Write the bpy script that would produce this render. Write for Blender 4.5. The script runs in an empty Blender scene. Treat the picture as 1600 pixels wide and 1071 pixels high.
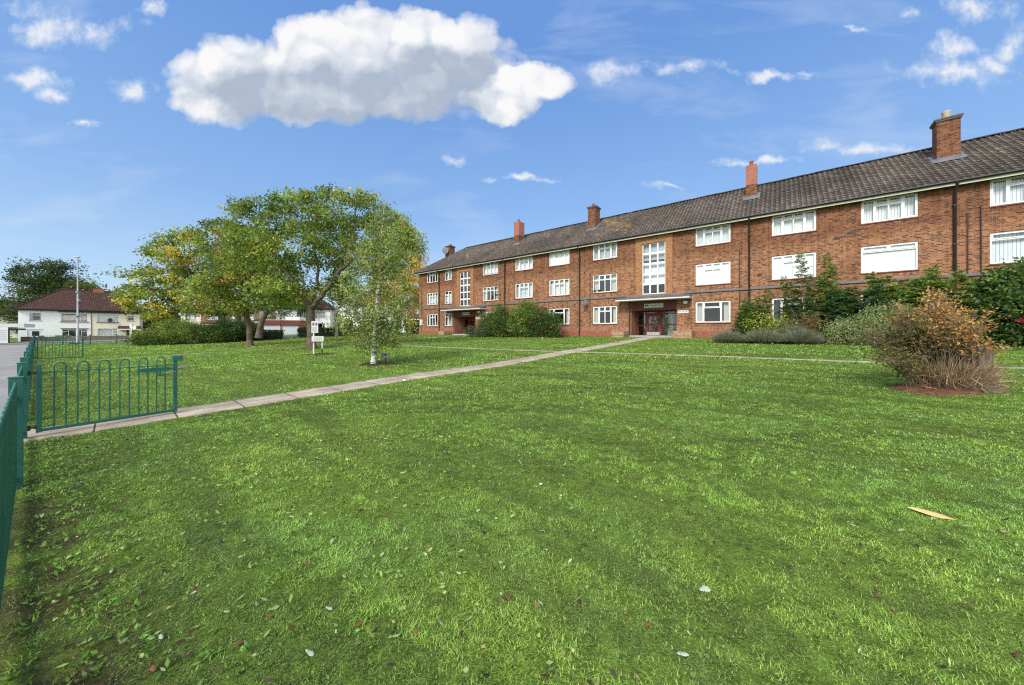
import bpy, math, random
import numpy as np
from mathutils import Vector, Matrix
R = math.radians
S = bpy.context.scene
COL = S.collection
rng = np.random.default_rng(7)
random.seed(7)

# ------------------------------------------------------------------ frame of the site
EYE = 1.55
U = np.array([.786, -.618]); N = np.array([.618, .786])      # along the flats / into the flats
P0 = np.array([-11.18, 41.1]); DW = 25.4
FD = np.array([-.8126, .583])                                # direction of the boundary railing
def gz(x, y):
    d = np.clip(.618 * np.asarray(x) + .786 * np.asarray(y), 0, 26)
    return .031 * d + .0005 * d * d
def W(t, d):
    p = P0 + t * U + (d - DW) * N
    return float(p[0]), float(p[1])
def TD(x, y):
    return (x - P0[0]) * U[0] + (y - P0[1]) * U[1], x * N[0] + y * N[1]

# ------------------------------------------------------------------ object helpers
def setp(o, label=None, cat=None, group=None, kind=None):
    for k, v in (('label', label), ('category', cat), ('group', group), ('kind', kind)):
        if v: o[k] = v
    return o
def empty(name, loc, rz=0, label=None, cat=None, group=None):
    o = bpy.data.objects.new(name, None); COL.objects.link(o)
    o.location = loc; o.rotation_euler = (0, 0, rz); o.empty_display_size = .2
    return setp(o, label, cat, group)
def copy_tree(o, parent=None):
    c = o.copy(); COL.objects.link(c)
    if parent is not None: c.parent = parent
    for ch in list(o.children): copy_tree(ch, c)
    return c
def np_mesh(name, verts, faces, mat, parent=None, col=None, uv=None, smooth=False):
    verts = np.asarray(verts, dtype=np.float32).reshape(-1, 3); faces = np.asarray(faces, dtype=np.int32)
    k = faces.shape[1]; nf = faces.shape[0]
    me = bpy.data.meshes.new(name)
    me.vertices.add(len(verts)); me.vertices.foreach_set('co', verts.ravel())
    me.loops.add(nf * k); me.loops.foreach_set('vertex_index', faces.ravel())
    me.polygons.add(nf)
    me.polygons.foreach_set('loop_start', np.arange(0, nf * k, k, dtype=np.int32))
    me.polygons.foreach_set('loop_total', np.full(nf, k, dtype=np.int32))
    if smooth: me.polygons.foreach_set('use_smooth', np.ones(nf, dtype=bool))
    if col is not None:
        a = me.color_attributes.new('Col', 'FLOAT_COLOR', 'POINT')
        c = np.ones((len(verts), 4), dtype=np.float32); c[:, :3] = col
        a.data.foreach_set('color', c.ravel())
    if uv is not None:
        l = me.uv_layers.new(name='UVMap')
        l.data.foreach_set('uv', np.asarray(uv, dtype=np.float32)[faces.ravel()].ravel())
    me.update(calc_edges=True); me.validate()
    if mat: me.materials.append(mat)
    o = bpy.data.objects.new(name, me); COL.objects.link(o)
    if parent is not None: o.parent = parent
    return o

class MB:
    def __init__(s): s.v = []; s.f = []; s.sm = []
    def add(s, vs, fs, sm=False):
        b = len(s.v); s.v += [tuple(map(float, p)) for p in vs]
        for f in fs: s.f.append([b + i for i in f]); s.sm.append(sm)
        return s
    def box(s, x0, x1, y0, y1, z0, z1, M=None):
        vs = [(x0,y0,z0),(x1,y0,z0),(x1,y1,z0),(x0,y1,z0),(x0,y0,z1),(x1,y0,z1),(x1,y1,z1),(x0,y1,z1)]
        if M is not None: vs = [tuple(M @ Vector(p)) for p in vs]
        return s.add(vs, [(0,3,2,1),(4,5,6,7),(0,1,5,4),(1,2,6,5),(2,3,7,6),(3,0,4,7)])
    def quad(s, a, b, c, d): return s.add([a, b, c, d], [(0,1,2,3)])
    def tube(s, pts, r, k=8, caps=True):
        pts = [Vector(p) for p in pts]; n = len(pts)
        rs = r if isinstance(r, (list, tuple)) else [r] * n
        t0 = (pts[1] - pts[0]).normalized()
        a = t0.orthogonal().normalized(); vs = []
        for i, p in enumerate(pts):
            t = (pts[min(i+1, n-1)] - pts[max(i-1, 0)]).normalized()
            a = (a - t * a.dot(t)).normalized(); b = t.cross(a)
            for j in range(k):
                an = 2 * math.pi * j / k
                vs.append(p + (a * math.cos(an) + b * math.sin(an)) * rs[i])
        fs = [(i*k+j, i*k+(j+1)%k, (i+1)*k+(j+1)%k, (i+1)*k+j) for i in range(n-1) for j in range(k)]
        s.add(vs, fs, True)
        if caps: s.add(vs[:k], [tuple(range(k))[::-1]]); s.add(vs[-k:], [tuple(range(k))])
        return s
    def lathe(s, prof, c=(0,0,0), k=16):
        vs = []; n = len(prof)
        for r, z in prof:
            for j in range(k):
                an = 2 * math.pi * j / k; vs.append((c[0]+r*math.cos(an), c[1]+r*math.sin(an), c[2]+z))
        s.add(vs, [(i*k+j, i*k+(j+1)%k, (i+1)*k+(j+1)%k, (i+1)*k+j) for i in range(n-1) for j in range(k)], True)
        s.add(vs[:k], [tuple(range(k))[::-1]]); s.add(vs[-k:], [tuple(range(k))])
        return s
    def build(s, name, mat, parent=None, bevel=0):
        me = bpy.data.meshes.new(name); me.from_pydata(s.v, [], s.f)
        me.polygons.foreach_set('use_smooth', s.sm)
        me.update()
        uvl = me.uv_layers.new(name='UVMap')
        for p in me.polygons:                                   # box-projected UVs in metres
            nx, ny, nz = p.normal
            for li in p.loop_indices:
                x, y, z = me.vertices[me.loops[li].vertex_index].co
                if abs(nz) > .75: uvl.data[li].uv = (x, y)
                else:
                    h = math.hypot(nx, ny) or 1
                    uvl.data[li].uv = (x * -ny / h + y * nx / h, z / max(.35, math.sqrt(max(0., 1 - nz*nz))) if abs(nz) > .2 else z)
        me.materials.append(mat)
        o = bpy.data.objects.new(name, me); COL.objects.link(o)
        if parent is not None: o.parent = parent
        if bevel:
            b = o.modifiers.new('Bevel', 'BEVEL'); b.width = bevel; b.segments = 2; b.limit_method = 'ANGLE'
        return o

# ------------------------------------------------------------------ materials
class NT:
    def __init__(s, name):
        s.m = bpy.data.materials.new(name); s.m.use_nodes = True
        s.t = s.m.node_tree; s.t.nodes.clear()
        s.out = s.n('ShaderNodeOutputMaterial')
    def n(s, typ, ins=None, **kw):
        nd = s.t.nodes.new(typ)
        for k, v in kw.items(): setattr(nd, k, v)
        for k, v in (ins or {}).items():
            if isinstance(v, bpy.types.NodeSocket): s.t.links.new(v, nd.inputs[k])
            else: nd.inputs[k].default_value = v
        return nd
    def ramp(s, fac, stops, interp='LINEAR'):
        r = s.n('ShaderNodeValToRGB', {'Fac': fac}); r.color_ramp.interpolation = interp
        e = r.color_ramp.elements
        while len(e) < len(stops): e.new(.5)
        for i, (p, c) in enumerate(stops):
            e[i].position = p; e[i].color = (*c, 1) if len(c) == 3 else c
        return r.outputs['Color']
    def noise(s, vec, scale, detail=4, rough=.55, dist=0):
        return s.n('ShaderNodeTexNoise', {'Vector': vec, 'Scale': scale, 'Detail': detail, 'Roughness': rough, 'Distortion': dist}).outputs['Fac']
    def mix(s, fac, a, b, mode='MIX'):
        m = s.n('ShaderNodeMix', data_type='RGBA', blend_type=mode)
        for i, v in ((0, fac), (6, a), (7, b)):
            if isinstance(v, bpy.types.NodeSocket): s.t.links.new(v, m.inputs[i])
            else: m.inputs[i].default_value = (*v, 1) if isinstance(v, tuple) and len(v) == 3 else v
        return m.outputs[2]
    def math(s, op, a, b=0., c=0.):
        m = s.n('ShaderNodeMath', operation=op)
        for i, v in enumerate((a, b, c)):
            if isinstance(v, bpy.types.NodeSocket): s.t.links.new(v, m.inputs[i])
            else: m.inputs[i].default_value = v
        return m.outputs[0]
    def scale(s, vec, v):
        return s.n('ShaderNodeMapping', {'Vector': vec, 'Scale': v}).outputs[0]
    def obj(s): return s.n('ShaderNodeTexCoord').outputs['Object']
    def uv(s): return s.n('ShaderNodeTexCoord').outputs['UV']
    def pos(s): return s.n('ShaderNodeNewGeometry').outputs['Position']
    def bsdf(s, col, rough=.7, bump=None, bstr=.3, bdist=.02, spec=.3, metal=0., **kw):
        ins = {'Base Color': (*col, 1) if isinstance(col, tuple) else col, 'Roughness': rough, 'Specular IOR Level': spec, 'Metallic': metal}
        ins.update(kw)
        if bump is not None:
            ins['Normal'] = s.n('ShaderNodeBump', {'Height': bump, 'Strength': bstr, 'Distance': bdist}).outputs[0]
        b = s.n('ShaderNodeBsdfPrincipled', ins)
        s.t.links.new(b.outputs[0], s.out.inputs[0]); return s.m

def paint(name, col, rough=.45, dirt=.18, sc=3., spec=.4):
    """painted or plastic surface with uneven weathering"""
    t = NT(name); p = t.obj()
    n1 = t.noise(p, sc, 6, .65); n2 = t.noise(p, sc * 9, 3)
    d = tuple(c * (1 - dirt * 2.2) * k for c, k in zip(col, (.95, .93, .86)))
    c = t.mix(t.ramp(n1, [(.35, (1, 1, 1)), (.75, (0, 0, 0))]), d, col)
    c = t.mix(t.ramp(n2, [(.3, (min(.25, dirt * 1.6),) * 3), (.6, (0, 0, 0))]), c, d)
    return t.bsdf(c, rough, n2, .08, .005, spec)

def brick(name, pal, mortar, bw=.225, bh=.075, mw=.011, rot=False, zones=True, blotch=1.):
    t = NT(name); uv = t.uv()
    if rot: uv = t.n('ShaderNodeMapping', {'Vector': uv, 'Rotation': (0, 0, R(90))}).outputs[0]
    b = t.n('ShaderNodeTexBrick', {'Vector': uv, 'Color1': (0, 0, 0, 1), 'Color2': (1, 1, 1, 1), 'Mortar': (.5, .5, .5, 1), 'Scale': 1., 'Mortar Size': mw,
            'Mortar Smooth': .2, 'Bias': 0., 'Brick Width': bw, 'Row Height': bh}, squash=.5, squash_frequency=2)
    # clusters of darker and lighter bricks
    cl = t.noise(t.scale(t.uv(), (3.6, 6.5, 1)), 1., 3, .6)
    big = t.noise(t.scale(t.uv(), (.45, .7, 1)), 1., 5, .6)
    v = t.math('ADD', b.outputs['Color'], t.math('MULTIPLY', t.math('SUBTRACT', cl, .5), 1.0 * blotch))
    v = t.math('ADD', v, t.math('MULTIPLY', t.math('SUBTRACT', big, .5), .55 * blotch))
    c = t.ramp(v, [(i / (len(pal) - 1), q) for i, q in enumerate(pal)])
    c = t.mix(b.outputs['Fac'], c, mortar)
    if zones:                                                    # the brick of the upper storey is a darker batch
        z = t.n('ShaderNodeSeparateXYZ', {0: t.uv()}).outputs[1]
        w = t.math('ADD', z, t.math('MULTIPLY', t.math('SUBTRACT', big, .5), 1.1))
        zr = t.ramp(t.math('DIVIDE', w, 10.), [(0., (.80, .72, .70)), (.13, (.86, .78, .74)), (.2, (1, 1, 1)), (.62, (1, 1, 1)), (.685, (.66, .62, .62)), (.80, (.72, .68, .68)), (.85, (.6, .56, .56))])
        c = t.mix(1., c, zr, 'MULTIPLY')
        stk = t.noise(t.scale(t.uv(), (3.2, .16, 1)), 1., 5, .6)          # run-off streaks
        c = t.mix(1., c, t.ramp(stk, [(.36, (.74, .72, .70)), (.52, (1, 1, 1)), (.66, (1.08, 1.06, 1.03))]), 'MULTIPLY')
    fine = t.noise(t.uv(), 60, 3)
    c = t.mix(.25, c, t.ramp(fine, [(.3, (.5, .5, .5)), (.7, (1.3, 1.3, 1.3))]), 'MULTIPLY')
    h = t.math('SUBTRACT', t.math('MULTIPLY', fine, .25), b.outputs['Fac'])
    return t.bsdf(c, .88, h, .6, .012, .2)

M = {}
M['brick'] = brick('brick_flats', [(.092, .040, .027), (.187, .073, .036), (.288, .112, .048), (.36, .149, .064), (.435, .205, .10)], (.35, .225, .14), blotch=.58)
M['brick_orange'] = brick('brick_orange', [(.26, .095, .036), (.36, .15, .06), (.43, .20, .088)], (.37, .23, .13), zones=False, blotch=.5)
M['brick_red'] = brick('brick_red_plinth', [(.20, .055, .03), (.32, .095, .05), (.38, .125, .065)], (.33, .18, .12), zones=False, blotch=.6)
M['brick_soldier'] = brick('brick_soldier', [(.10, .035, .025), (.25, .08, .045), (.40, .16, .09)], (.40, .25, .17), rot=True, bw=.225, bh=.075, mw=.014, zones=False)
M['brick_pink'] = brick('brick_pink_rebuilt', [(.30, .095, .062), (.38, .125, .085), (.43, .165, .115)], (.36, .2, .15), zones=False, blotch=.5)
M['brick_garden'] = brick('brick_garden', [(.10, .06, .05), (.22, .10, .07), (.30, .15, .10)], (.28, .22, .18), zones=False)
M['brick_buff'] = brick('brick_planter', [(.22, .11, .06), (.34, .20, .11), (.45, .30, .17), (.30, .14, .08)], (.42, .34, .24), zones=False)
M['brick_stone'] = brick('rubble_stone', [(.10, .08, .05), (.22, .17, .11), (.32, .26, .18), (.16, .12, .08)], (.14, .12, .09), bw=.4, bh=.17, mw=.03, zones=False)
M['white'] = paint('white_upvc', (.82, .83, .82), .3, .04, 2., .5)
M['sill'] = paint('sill_tile', (.24, .07, .05), .5, .15)
M['gutter'] = paint('gutter_black', (.018, .018, .02), .4, .05)
M['pipe'] = paint('pipe_dark', (.035, .03, .03), .45, .15)
M['lead'] = paint('lead_grey', (.17, .18, .20), .6, .18, 1.5)
M['cream'] = paint('cream_fascia', (.62, .60, .48), .55, .12)
M['soffit'] = paint('canopy_white', (.74, .74, .70), .55, .10)
M['felt'] = paint('roof_felt', (.15, .13, .12), .9, .2)
M['maroon'] = paint('maroon_paint', (.27, .045, .035), .4, .1)
M['fascia_red'] = paint('fascia_brown', (.12, .03, .022), .6, .2)
def railing_paint():
    t = NT('railing_green'); p = t.obj(); n1 = t.noise(p, 5., 6, .65); n2 = t.noise(p, 34., 5, .7); n3 = t.noise(p, 1.3, 3)
    c = t.mix(t.ramp(n1, [(.4, (0, 0, 0)), (.7, (.8, .8, .8))]), (.017, .125, .09), (.035, .165, .125))
    c = t.mix(t.ramp(n3, [(.45, (0, 0, 0)), (.7, (.5, .5, .5))]), c, (.010, .07, .05))
    chip = t.ramp(t.math('ADD', n2, t.math('MULTIPLY', n1, .35)), [(.80, (0, 0, 0)), (.84, (1, 1, 1))])
    c = t.mix(chip, c, (.085, .04, .022))
    return t.bsdf(c, .42, n2, .25, .004, .4)
M['green'] = railing_paint()
M['steel'] = paint('steel', (.33, .34, .34), .4, .2, 8.)
M['lamp'] = paint('galvanised', (.48, .50, .51), .45, .08, 2.)
M['render_white'] = paint('render_white', (.87, .88, .89), .85, .015, .8)
M['render_cream'] = paint('render_cream', (.82, .76, .61), .85, .03, .8)
M['render_old'] = paint('render_ivory', (.70, .66, .58), .85, .08, .8)
M['black'] = paint('black_trim', (.02, .02, .022), .5, .05)
M['signw'] = paint('sign_white', (.80, .81, .80), .4, .04)
M['signc'] = paint('sign_cream', (.52, .55, .40), .45, .08)
M['purple'] = paint('purple_print', (.28, .10, .42), .5, .02)
M['plaque'] = paint('plaque_grey', (.27, .26, .30), .35, .15, 10)
M['ink'] = paint('ink', (.025, .03, .03), .6, .02)
M['ink_soft'] = paint('ink_grey', (.30, .32, .34), .6, .02)
M['redfascia'] = paint('red_fascia', (.20, .05, .04), .5, .2)
M['shutter'] = paint('garage_door', (.55, .60, .66), .45, .08)
M['carwhite'] = paint('car_white', (.80, .81, .82), .18, .02, 1., .6)
M['rubber'] = paint('rubber', (.02, .02, .02), .8, .05)
M['dark'] = paint('dark_interior', (.025, .024, .022), .9, .1)
M['hallpaint'] = paint('hall_cream', (.60, .58, .42), .6, .08)
M['board'] = paint('white_blind', (.86, .87, .86), .7, .02, .8)
M['terracotta'] = paint('terracotta', (.36, .13, .09), .7, .2)
M['buffpot'] = paint('buff_pot', (.62, .52, .34), .7, .12)
def leaf_mat(name, trans=.35, rough=.5, bright=1.):
    t = NT(name)
    a = t.n('ShaderNodeVertexColor', layer_name='Col').outputs['Color']
    pr = t.n('ShaderNodeBsdfPrincipled', {'Base Color': a, 'Roughness': rough, 'Specular IOR Level': .35})
    tr = t.n('ShaderNodeBsdfTranslucent', {'Color': t.mix(1., a, (1.25, 1.35, .7), 'MULTIPLY')})
    mx = t.n('ShaderNodeMixShader', {0: trans, 1: pr.outputs[0], 2: tr.outputs[0]})
    t.t.links.new(mx.outputs[0], t.out.inputs[0]); return t.m
M['leaf'] = leaf_mat('leaf'); M['grass'] = leaf_mat('grass_blade', .3, .45); M['petal'] = leaf_mat('petal', .3)
def vcol_mat(name, rough=.85, nscale=14., bump=.5, dist=.02):
    t = NT(name); a = t.n('ShaderNodeVertexColor', layer_name='Col').outputs['Color']
    p = t.obj(); n = t.noise(p, nscale, 5, .65)
    c = t.mix(1., a, t.ramp(n, [(.3, (.62, .62, .62)), (.7, (1.3, 1.3, 1.3))]), 'MULTIPLY')
    return t.bsdf(c, rough, n, bump, dist, .2)
M['tile'] = vcol_mat('roof_tile', .9, 9.)
M['straw'] = vcol_mat('straw', .8, 20.)
def bark(name, lo, hi, sc=(6, 6, 1.2)):
    t = NT(name); p = t.scale(t.obj(), sc); n = t.noise(p, 1.6, 7, .7, .6); n2 = t.noise(t.obj(), 1.3, 3)
    c = t.ramp(n, [(.3, lo), (.7, hi)])
    c = t.mix(t.ramp(n2, [(.45, (0, 0, 0)), (.75, (.55, .55, .55))]), c, (.10, .11, .055))
    return t.bsdf(c, .95, n, .9, .05, .1)
M['bark'] = bark('bark_cherry', (.045, .036, .028), (.23, .185, .14), (3, 3, 9))
M['bark_grey'] = bark('bark_grey', (.045, .034, .026), (.26, .205, .155), (12, 12, 1.0))
M['bark_pale'] = bark('bark_pale', (.12, .11, .10), (.36, .34, .31))
M['twig'] = bark('bark_twig', (.09, .06, .04), (.28, .20, .13))
M['twig_pale'] = bark('bark_dry_twig', (.12, .085, .055), (.36, .27, .18))
def birch_mat():
    t = NT('bark_birch'); p = t.obj()
    n = t.noise(t.scale(p, (2.5, 2.5, 16)), 1., 4, .6, .4); n2 = t.noise(p, 5., 4)
    c = t.ramp(n, [(.36, (.035, .03, .028)), (.44, (.62, .60, .56)), (.7, (.80, .79, .76))])
    c = t.mix(t.ramp(n2, [(.55, (0, 0, 0)), (.72, (.8, .8, .8))]), c, (.09, .075, .065))
    return t.bsdf(c, .75, n, .4, .01, .2)
M['birch'] = birch_mat()
def glass_mat(name='glass', refl=.16, tint=(.93, .96, .95)):
    t = NT(name)
    g = t.n('ShaderNodeNewGeometry'); dt = t.n('ShaderNodeVectorMath', {0: g.outputs['Normal'], 1: g.outputs['Incoming']}, operation='DOT_PRODUCT').outputs['Value']
    fr = t.math('POWER', t.math('SUBTRACT', 1., t.math('ABSOLUTE', dt)), 5.)
    f = t.math('ADD', t.math('MULTIPLY', fr, .9), .05 + refl * .25)
    n = t.n('ShaderNodeBump', {'Height': t.noise(t.obj(), 1.1, 2), 'Strength': .12, 'Distance': .05}).outputs[0]
    gl = t.n('ShaderNodeBsdfGlossy', {'Color': (1, 1, 1, 1), 'Roughness': .02, 'Normal': n})
    tr = t.n('ShaderNodeBsdfTransparent', {'Color': (*tint, 1)})
    mx = t.n('ShaderNodeMixShader', {0: f, 1: tr.outputs[0], 2: gl.outputs[0]})
    t.t.links.new(mx.outputs[0], t.out.inputs[0]); return t.m
M['glass'] = glass_mat()
def net_mat(name, col, stripes=0.):
    t = NT(name); n = t.noise(t.scale(t.obj(), (9, 9, .6)), 1., 3)
    c = t.mix(t.ramp(n, [(.35, (.45, .45, .45)), (.65, (0, 0, 0))]), col, tuple(v * .72 for v in col))
    if stripes:
        x = t.n('ShaderNodeSeparateXYZ', {0: t.obj()}).outputs[0]
        w = t.math('FRACT', t.math('MULTIPLY', x, stripes))
        c = t.mix(t.ramp(w, [(.0, (1, 1, 1)), (.12, (1, 1, 1)), (.2, (0, 0, 0))]), c, (.30, .32, .34))
    return t.bsdf(c, .9, n, .4, .03, .1)
M['net_cream'] = net_mat('net_cream', (.80, .75, .62)); M['net_blue'] = net_mat('net_blue', (.66, .72, .76)); M['net'] = net_mat('net_curtain', (.84, .86, .86)); M['vblind'] = net_mat('vertical_blind', (.84, .86, .87), 9.)
M['drape'] = net_mat('drape', (.55, .54, .50)); M['netgrey'] = net_mat('grey_net', (.50, .53, .55))
def asphalt(name, base, var=.3):
    t = NT(name); p = t.pos(); n = t.noise(p, .5, 6, .65); n2 = t.noise(p, 40, 3)
    c = t.ramp(n, [(.3, tuple(b * (1 - var) for b in base)), (.7, tuple(b * (1 + var) for b in base))])
    c = t.mix(.5, c, t.ramp(n2, [(.3, (.7, .7, .7)), (.7, (1.25, 1.25, 1.25))]), 'MULTIPLY')
    return t.bsdf(c, .9, n2, .3, .01, .2)
M['road'] = asphalt('asphalt', (.16, .16, .165)); M['pavement'] = asphalt('pavement_slabs', (.26, .25, .24), .2)
M['kerb'] = asphalt('kerb_stone', (.34, .33, .31), .15)
def path_mat():
    t = NT('path_slabs'); uv = t.uv(); p = t.pos()
    b = t.n('ShaderNodeTexBrick', {'Vector': uv, 'Color1': (0, 0, 0, 1), 'Color2': (1, 1, 1, 1), 'Mortar': (0, 0, 0, 1), 'Scale': 1., 'Mortar Size': .012, 'Brick Width': .92, 'Row Height': 30.}, offset=0.)
    n = t.noise(p, 1.4, 6, .7); n2 = t.noise(p, 55, 3)
    c = t.mix(b.outputs['Color'], (.42, .35, .265), (.54, .46, .36))
    c = t.mix(t.ramp(n, [(.35, (.75, .75, .75)), (.62, (0, 0, 0))]), c, (.21, .17, .12))
    c = t.mix(.4, c, t.ramp(n2, [(.3, (.6, .6, .6)), (.7, (1.25, 1.25, 1.25))]), 'MULTIPLY')
    c = t.mix(b.outputs['Fac'], c, (.07, .07, .045))
    return t.bsdf(c, .92, t.math('SUBTRACT', n2, b.outputs['Fac']), .4, .01, .15)
M['path'] = path_mat()
def ground_mat():
    t = NT('lawn_turf'); p = t.pos()
    n1 = t.noise(p, .22, 5, .6); n2 = t.noise(p, 1.6, 5, .65, .4); n3 = t.noise(p, 11, 5, .7); n4 = t.noise(p, 70, 3, .7)
    c = t.ramp(n3, [(.30, (.04, .06, .015)), (.5, (.115, .19, .030)), (.72, (.20, .33, .052))])
    c = t.mix(t.ramp(n2, [(.5, (0, 0, 0)), (.72, (.65, .65, .65))]), c, (.065, .08, .02))
    c = t.mix(t.ramp(n1, [(.42, (0, 0, 0)), (.68, (.55, .55, .55))]), c, (.17, .22, .035))
    # mowing marks along the lawn
    q = t.n('ShaderNodeMapping', {'Vector': p, 'Rotation': (0, 0, R(38.2)), 'Scale': (.12, 1.35, 1)}).outputs[0]
    m = t.noise(q, 1., 4, .6, .5)
    c = t.mix(t.ramp(m, [(.5, (0, 0, 0)), (.66, (.7, .7, .7))]), c, (.05, .06, .018))
    c = t.mix(.55, c, t.ramp(n4, [(.3, (.45, .45, .45)), (.7, (1.5, 1.5, 1.5))]), 'MULTIPLY')
    a = t.n('ShaderNodeVertexColor', layer_name='Col').outputs['Color']          # R: bare soil
    s = t.n('ShaderNodeSeparateColor', {0: a}).outputs[0]
    sm = t.math('MULTIPLY', s, t.ramp(t.noise(p, 2.3, 5, .7), [(.38, (0, 0, 0)), (.56, (1, 1, 1))]))
    soil = t.ramp(n3, [(.3, (.022, .015, .010)), (.7, (.085, .058, .038))])
    c = t.mix(sm, c, soil)
    return t.bsdf(c, .95, t.math('ADD', n3, t.math('MULTIPLY', n4, .6)), .9, .05, .1)
M['ground'] = ground_mat()
def soil_mat(name, lo, hi):
    t = NT(name); p = t.pos(); n = t.noise(p, 16, 6, .75)
    return t.bsdf(t.ramp(n, [(.3, lo), (.7, hi)]), .95, n, 1., .05, .1)
M['soil'] = soil_mat('soil', (.02, .013, .01), (.10, .065, .042)); M['chips'] = soil_mat('red_wood_chips', (.05, .028, .016), (.30, .15, .085))
def roofplain(name, a, b, w=.3, h=.33):
    t = NT(name); uv = t.uv()
    br = t.n('ShaderNodeTexBrick', {'Vector': uv, 'Color1': (0, 0, 0, 1), 'Color2': (1, 1, 1, 1), 'Mortar': (0, 0, 0, 1), 'Scale': 1., 'Mortar Size': .035, 'Mortar Smooth': .3, 'Brick Width': w, 'Row Height': h}, offset=0.)
    c = t.mix(br.outputs['Color'], a, b); c = t.mix(br.outputs['Fac'], c, tuple(v * .55 for v in a))
    n = t.noise(uv, 1.2, 5); c = t.mix(.5, c, t.ramp(n, [(.3, (.7, .7, .7)), (.7, (1.2, 1.2, 1.2))]), 'MULTIPLY')
    return t.bsdf(c, .9, t.math('SUBTRACT', 1., br.outputs['Fac']), .6, .03, .15)
M['roof_red'] = roofplain('roof_red', (.066, .036, .029), (.095, .052, .042)); M['roof_brown'] = roofplain('roof_brown', (.085, .055, .045), (.13, .085, .07))
M['roof_grey'] = roofplain('roof_grey', (.085, .075, .066), (.125, .11, .098))

# ------------------------------------------------------------------ leaves, blades and twigs
def unit(v): return v / np.maximum(np.linalg.norm(v, axis=-1, keepdims=True), 1e-9)
def leaf_mesh(name, pos, L, Wd, col, mat, parent=None, droop=.25, direc=None, jit=1., fold=False):
    """one four-cornered leaf per point; L, Wd arrays; direc the mean pointing direction"""
    n = len(pos); r = rng
    d = r.normal(size=(n, 3)) * jit; d[:, 2] -= droop
    if direc is not None: d = d + direc
    d = unit(d); w = unit(np.cross(d, r.normal(size=(n, 3))))
    L = np.broadcast_to(np.asarray(L, float), (n,))[:, None]; Wd = np.broadcast_to(np.asarray(Wd, float), (n,))[:, None]
    v = np.empty((n, 4, 3)); m = pos + d * L * .45
    v[:, 0] = pos; v[:, 1] = m + w * Wd * .5; v[:, 2] = pos + d * L; v[:, 3] = m - w * Wd * .5
    f = np.arange(n * 4).reshape(n, 4)
    c = np.repeat(col, 4, axis=0)
    return np_mesh(name, v, f, mat, parent, col=c)
def frusta(name, a, b, ra, rb, k, mat, parent=None, col=None):
    a = np.asarray(a, float); b = np.asarray(b, float); n = len(a)
    t = unit(b - a); ref = np.where(np.abs(t[:, 2:3]) < .9, np.array([[0, 0, 1.]]), np.array([[1., 0, 0]]))
    x = unit(np.cross(t, ref)); y = np.cross(t, x)
    an = np.arange(k) * 2 * math.pi / k
    ring = x[:, None] * np.cos(an)[None, :, None] + y[:, None] * np.sin(an)[None, :, None]
    v = np.concatenate([a[:, None] + ring * np.asarray(ra)[:, None, None], b[:, None] + ring * np.asarray(rb)[:, None, None]], 1)
    j = np.arange(k); q = np.stack([j, (j + 1) % k, (j + 1) % k + k, j + k], 1)
    f = (np.arange(n)[:, None, None] * 2 * k + q[None]).reshape(-1, 4)
    return np_mesh(name, v, f, mat, parent, smooth=True, col=None if col is None else np.repeat(col, 2 * k, axis=0))
def palette(n, cols, wts):
    i = rng.choice(len(cols), n, p=np.array(wts) / sum(wts))
    c = np.array(cols)[i]
    return c * rng.uniform(.72, 1.3, (n, 1)) * rng.uniform(.92, 1.08, (n, 3))

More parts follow.
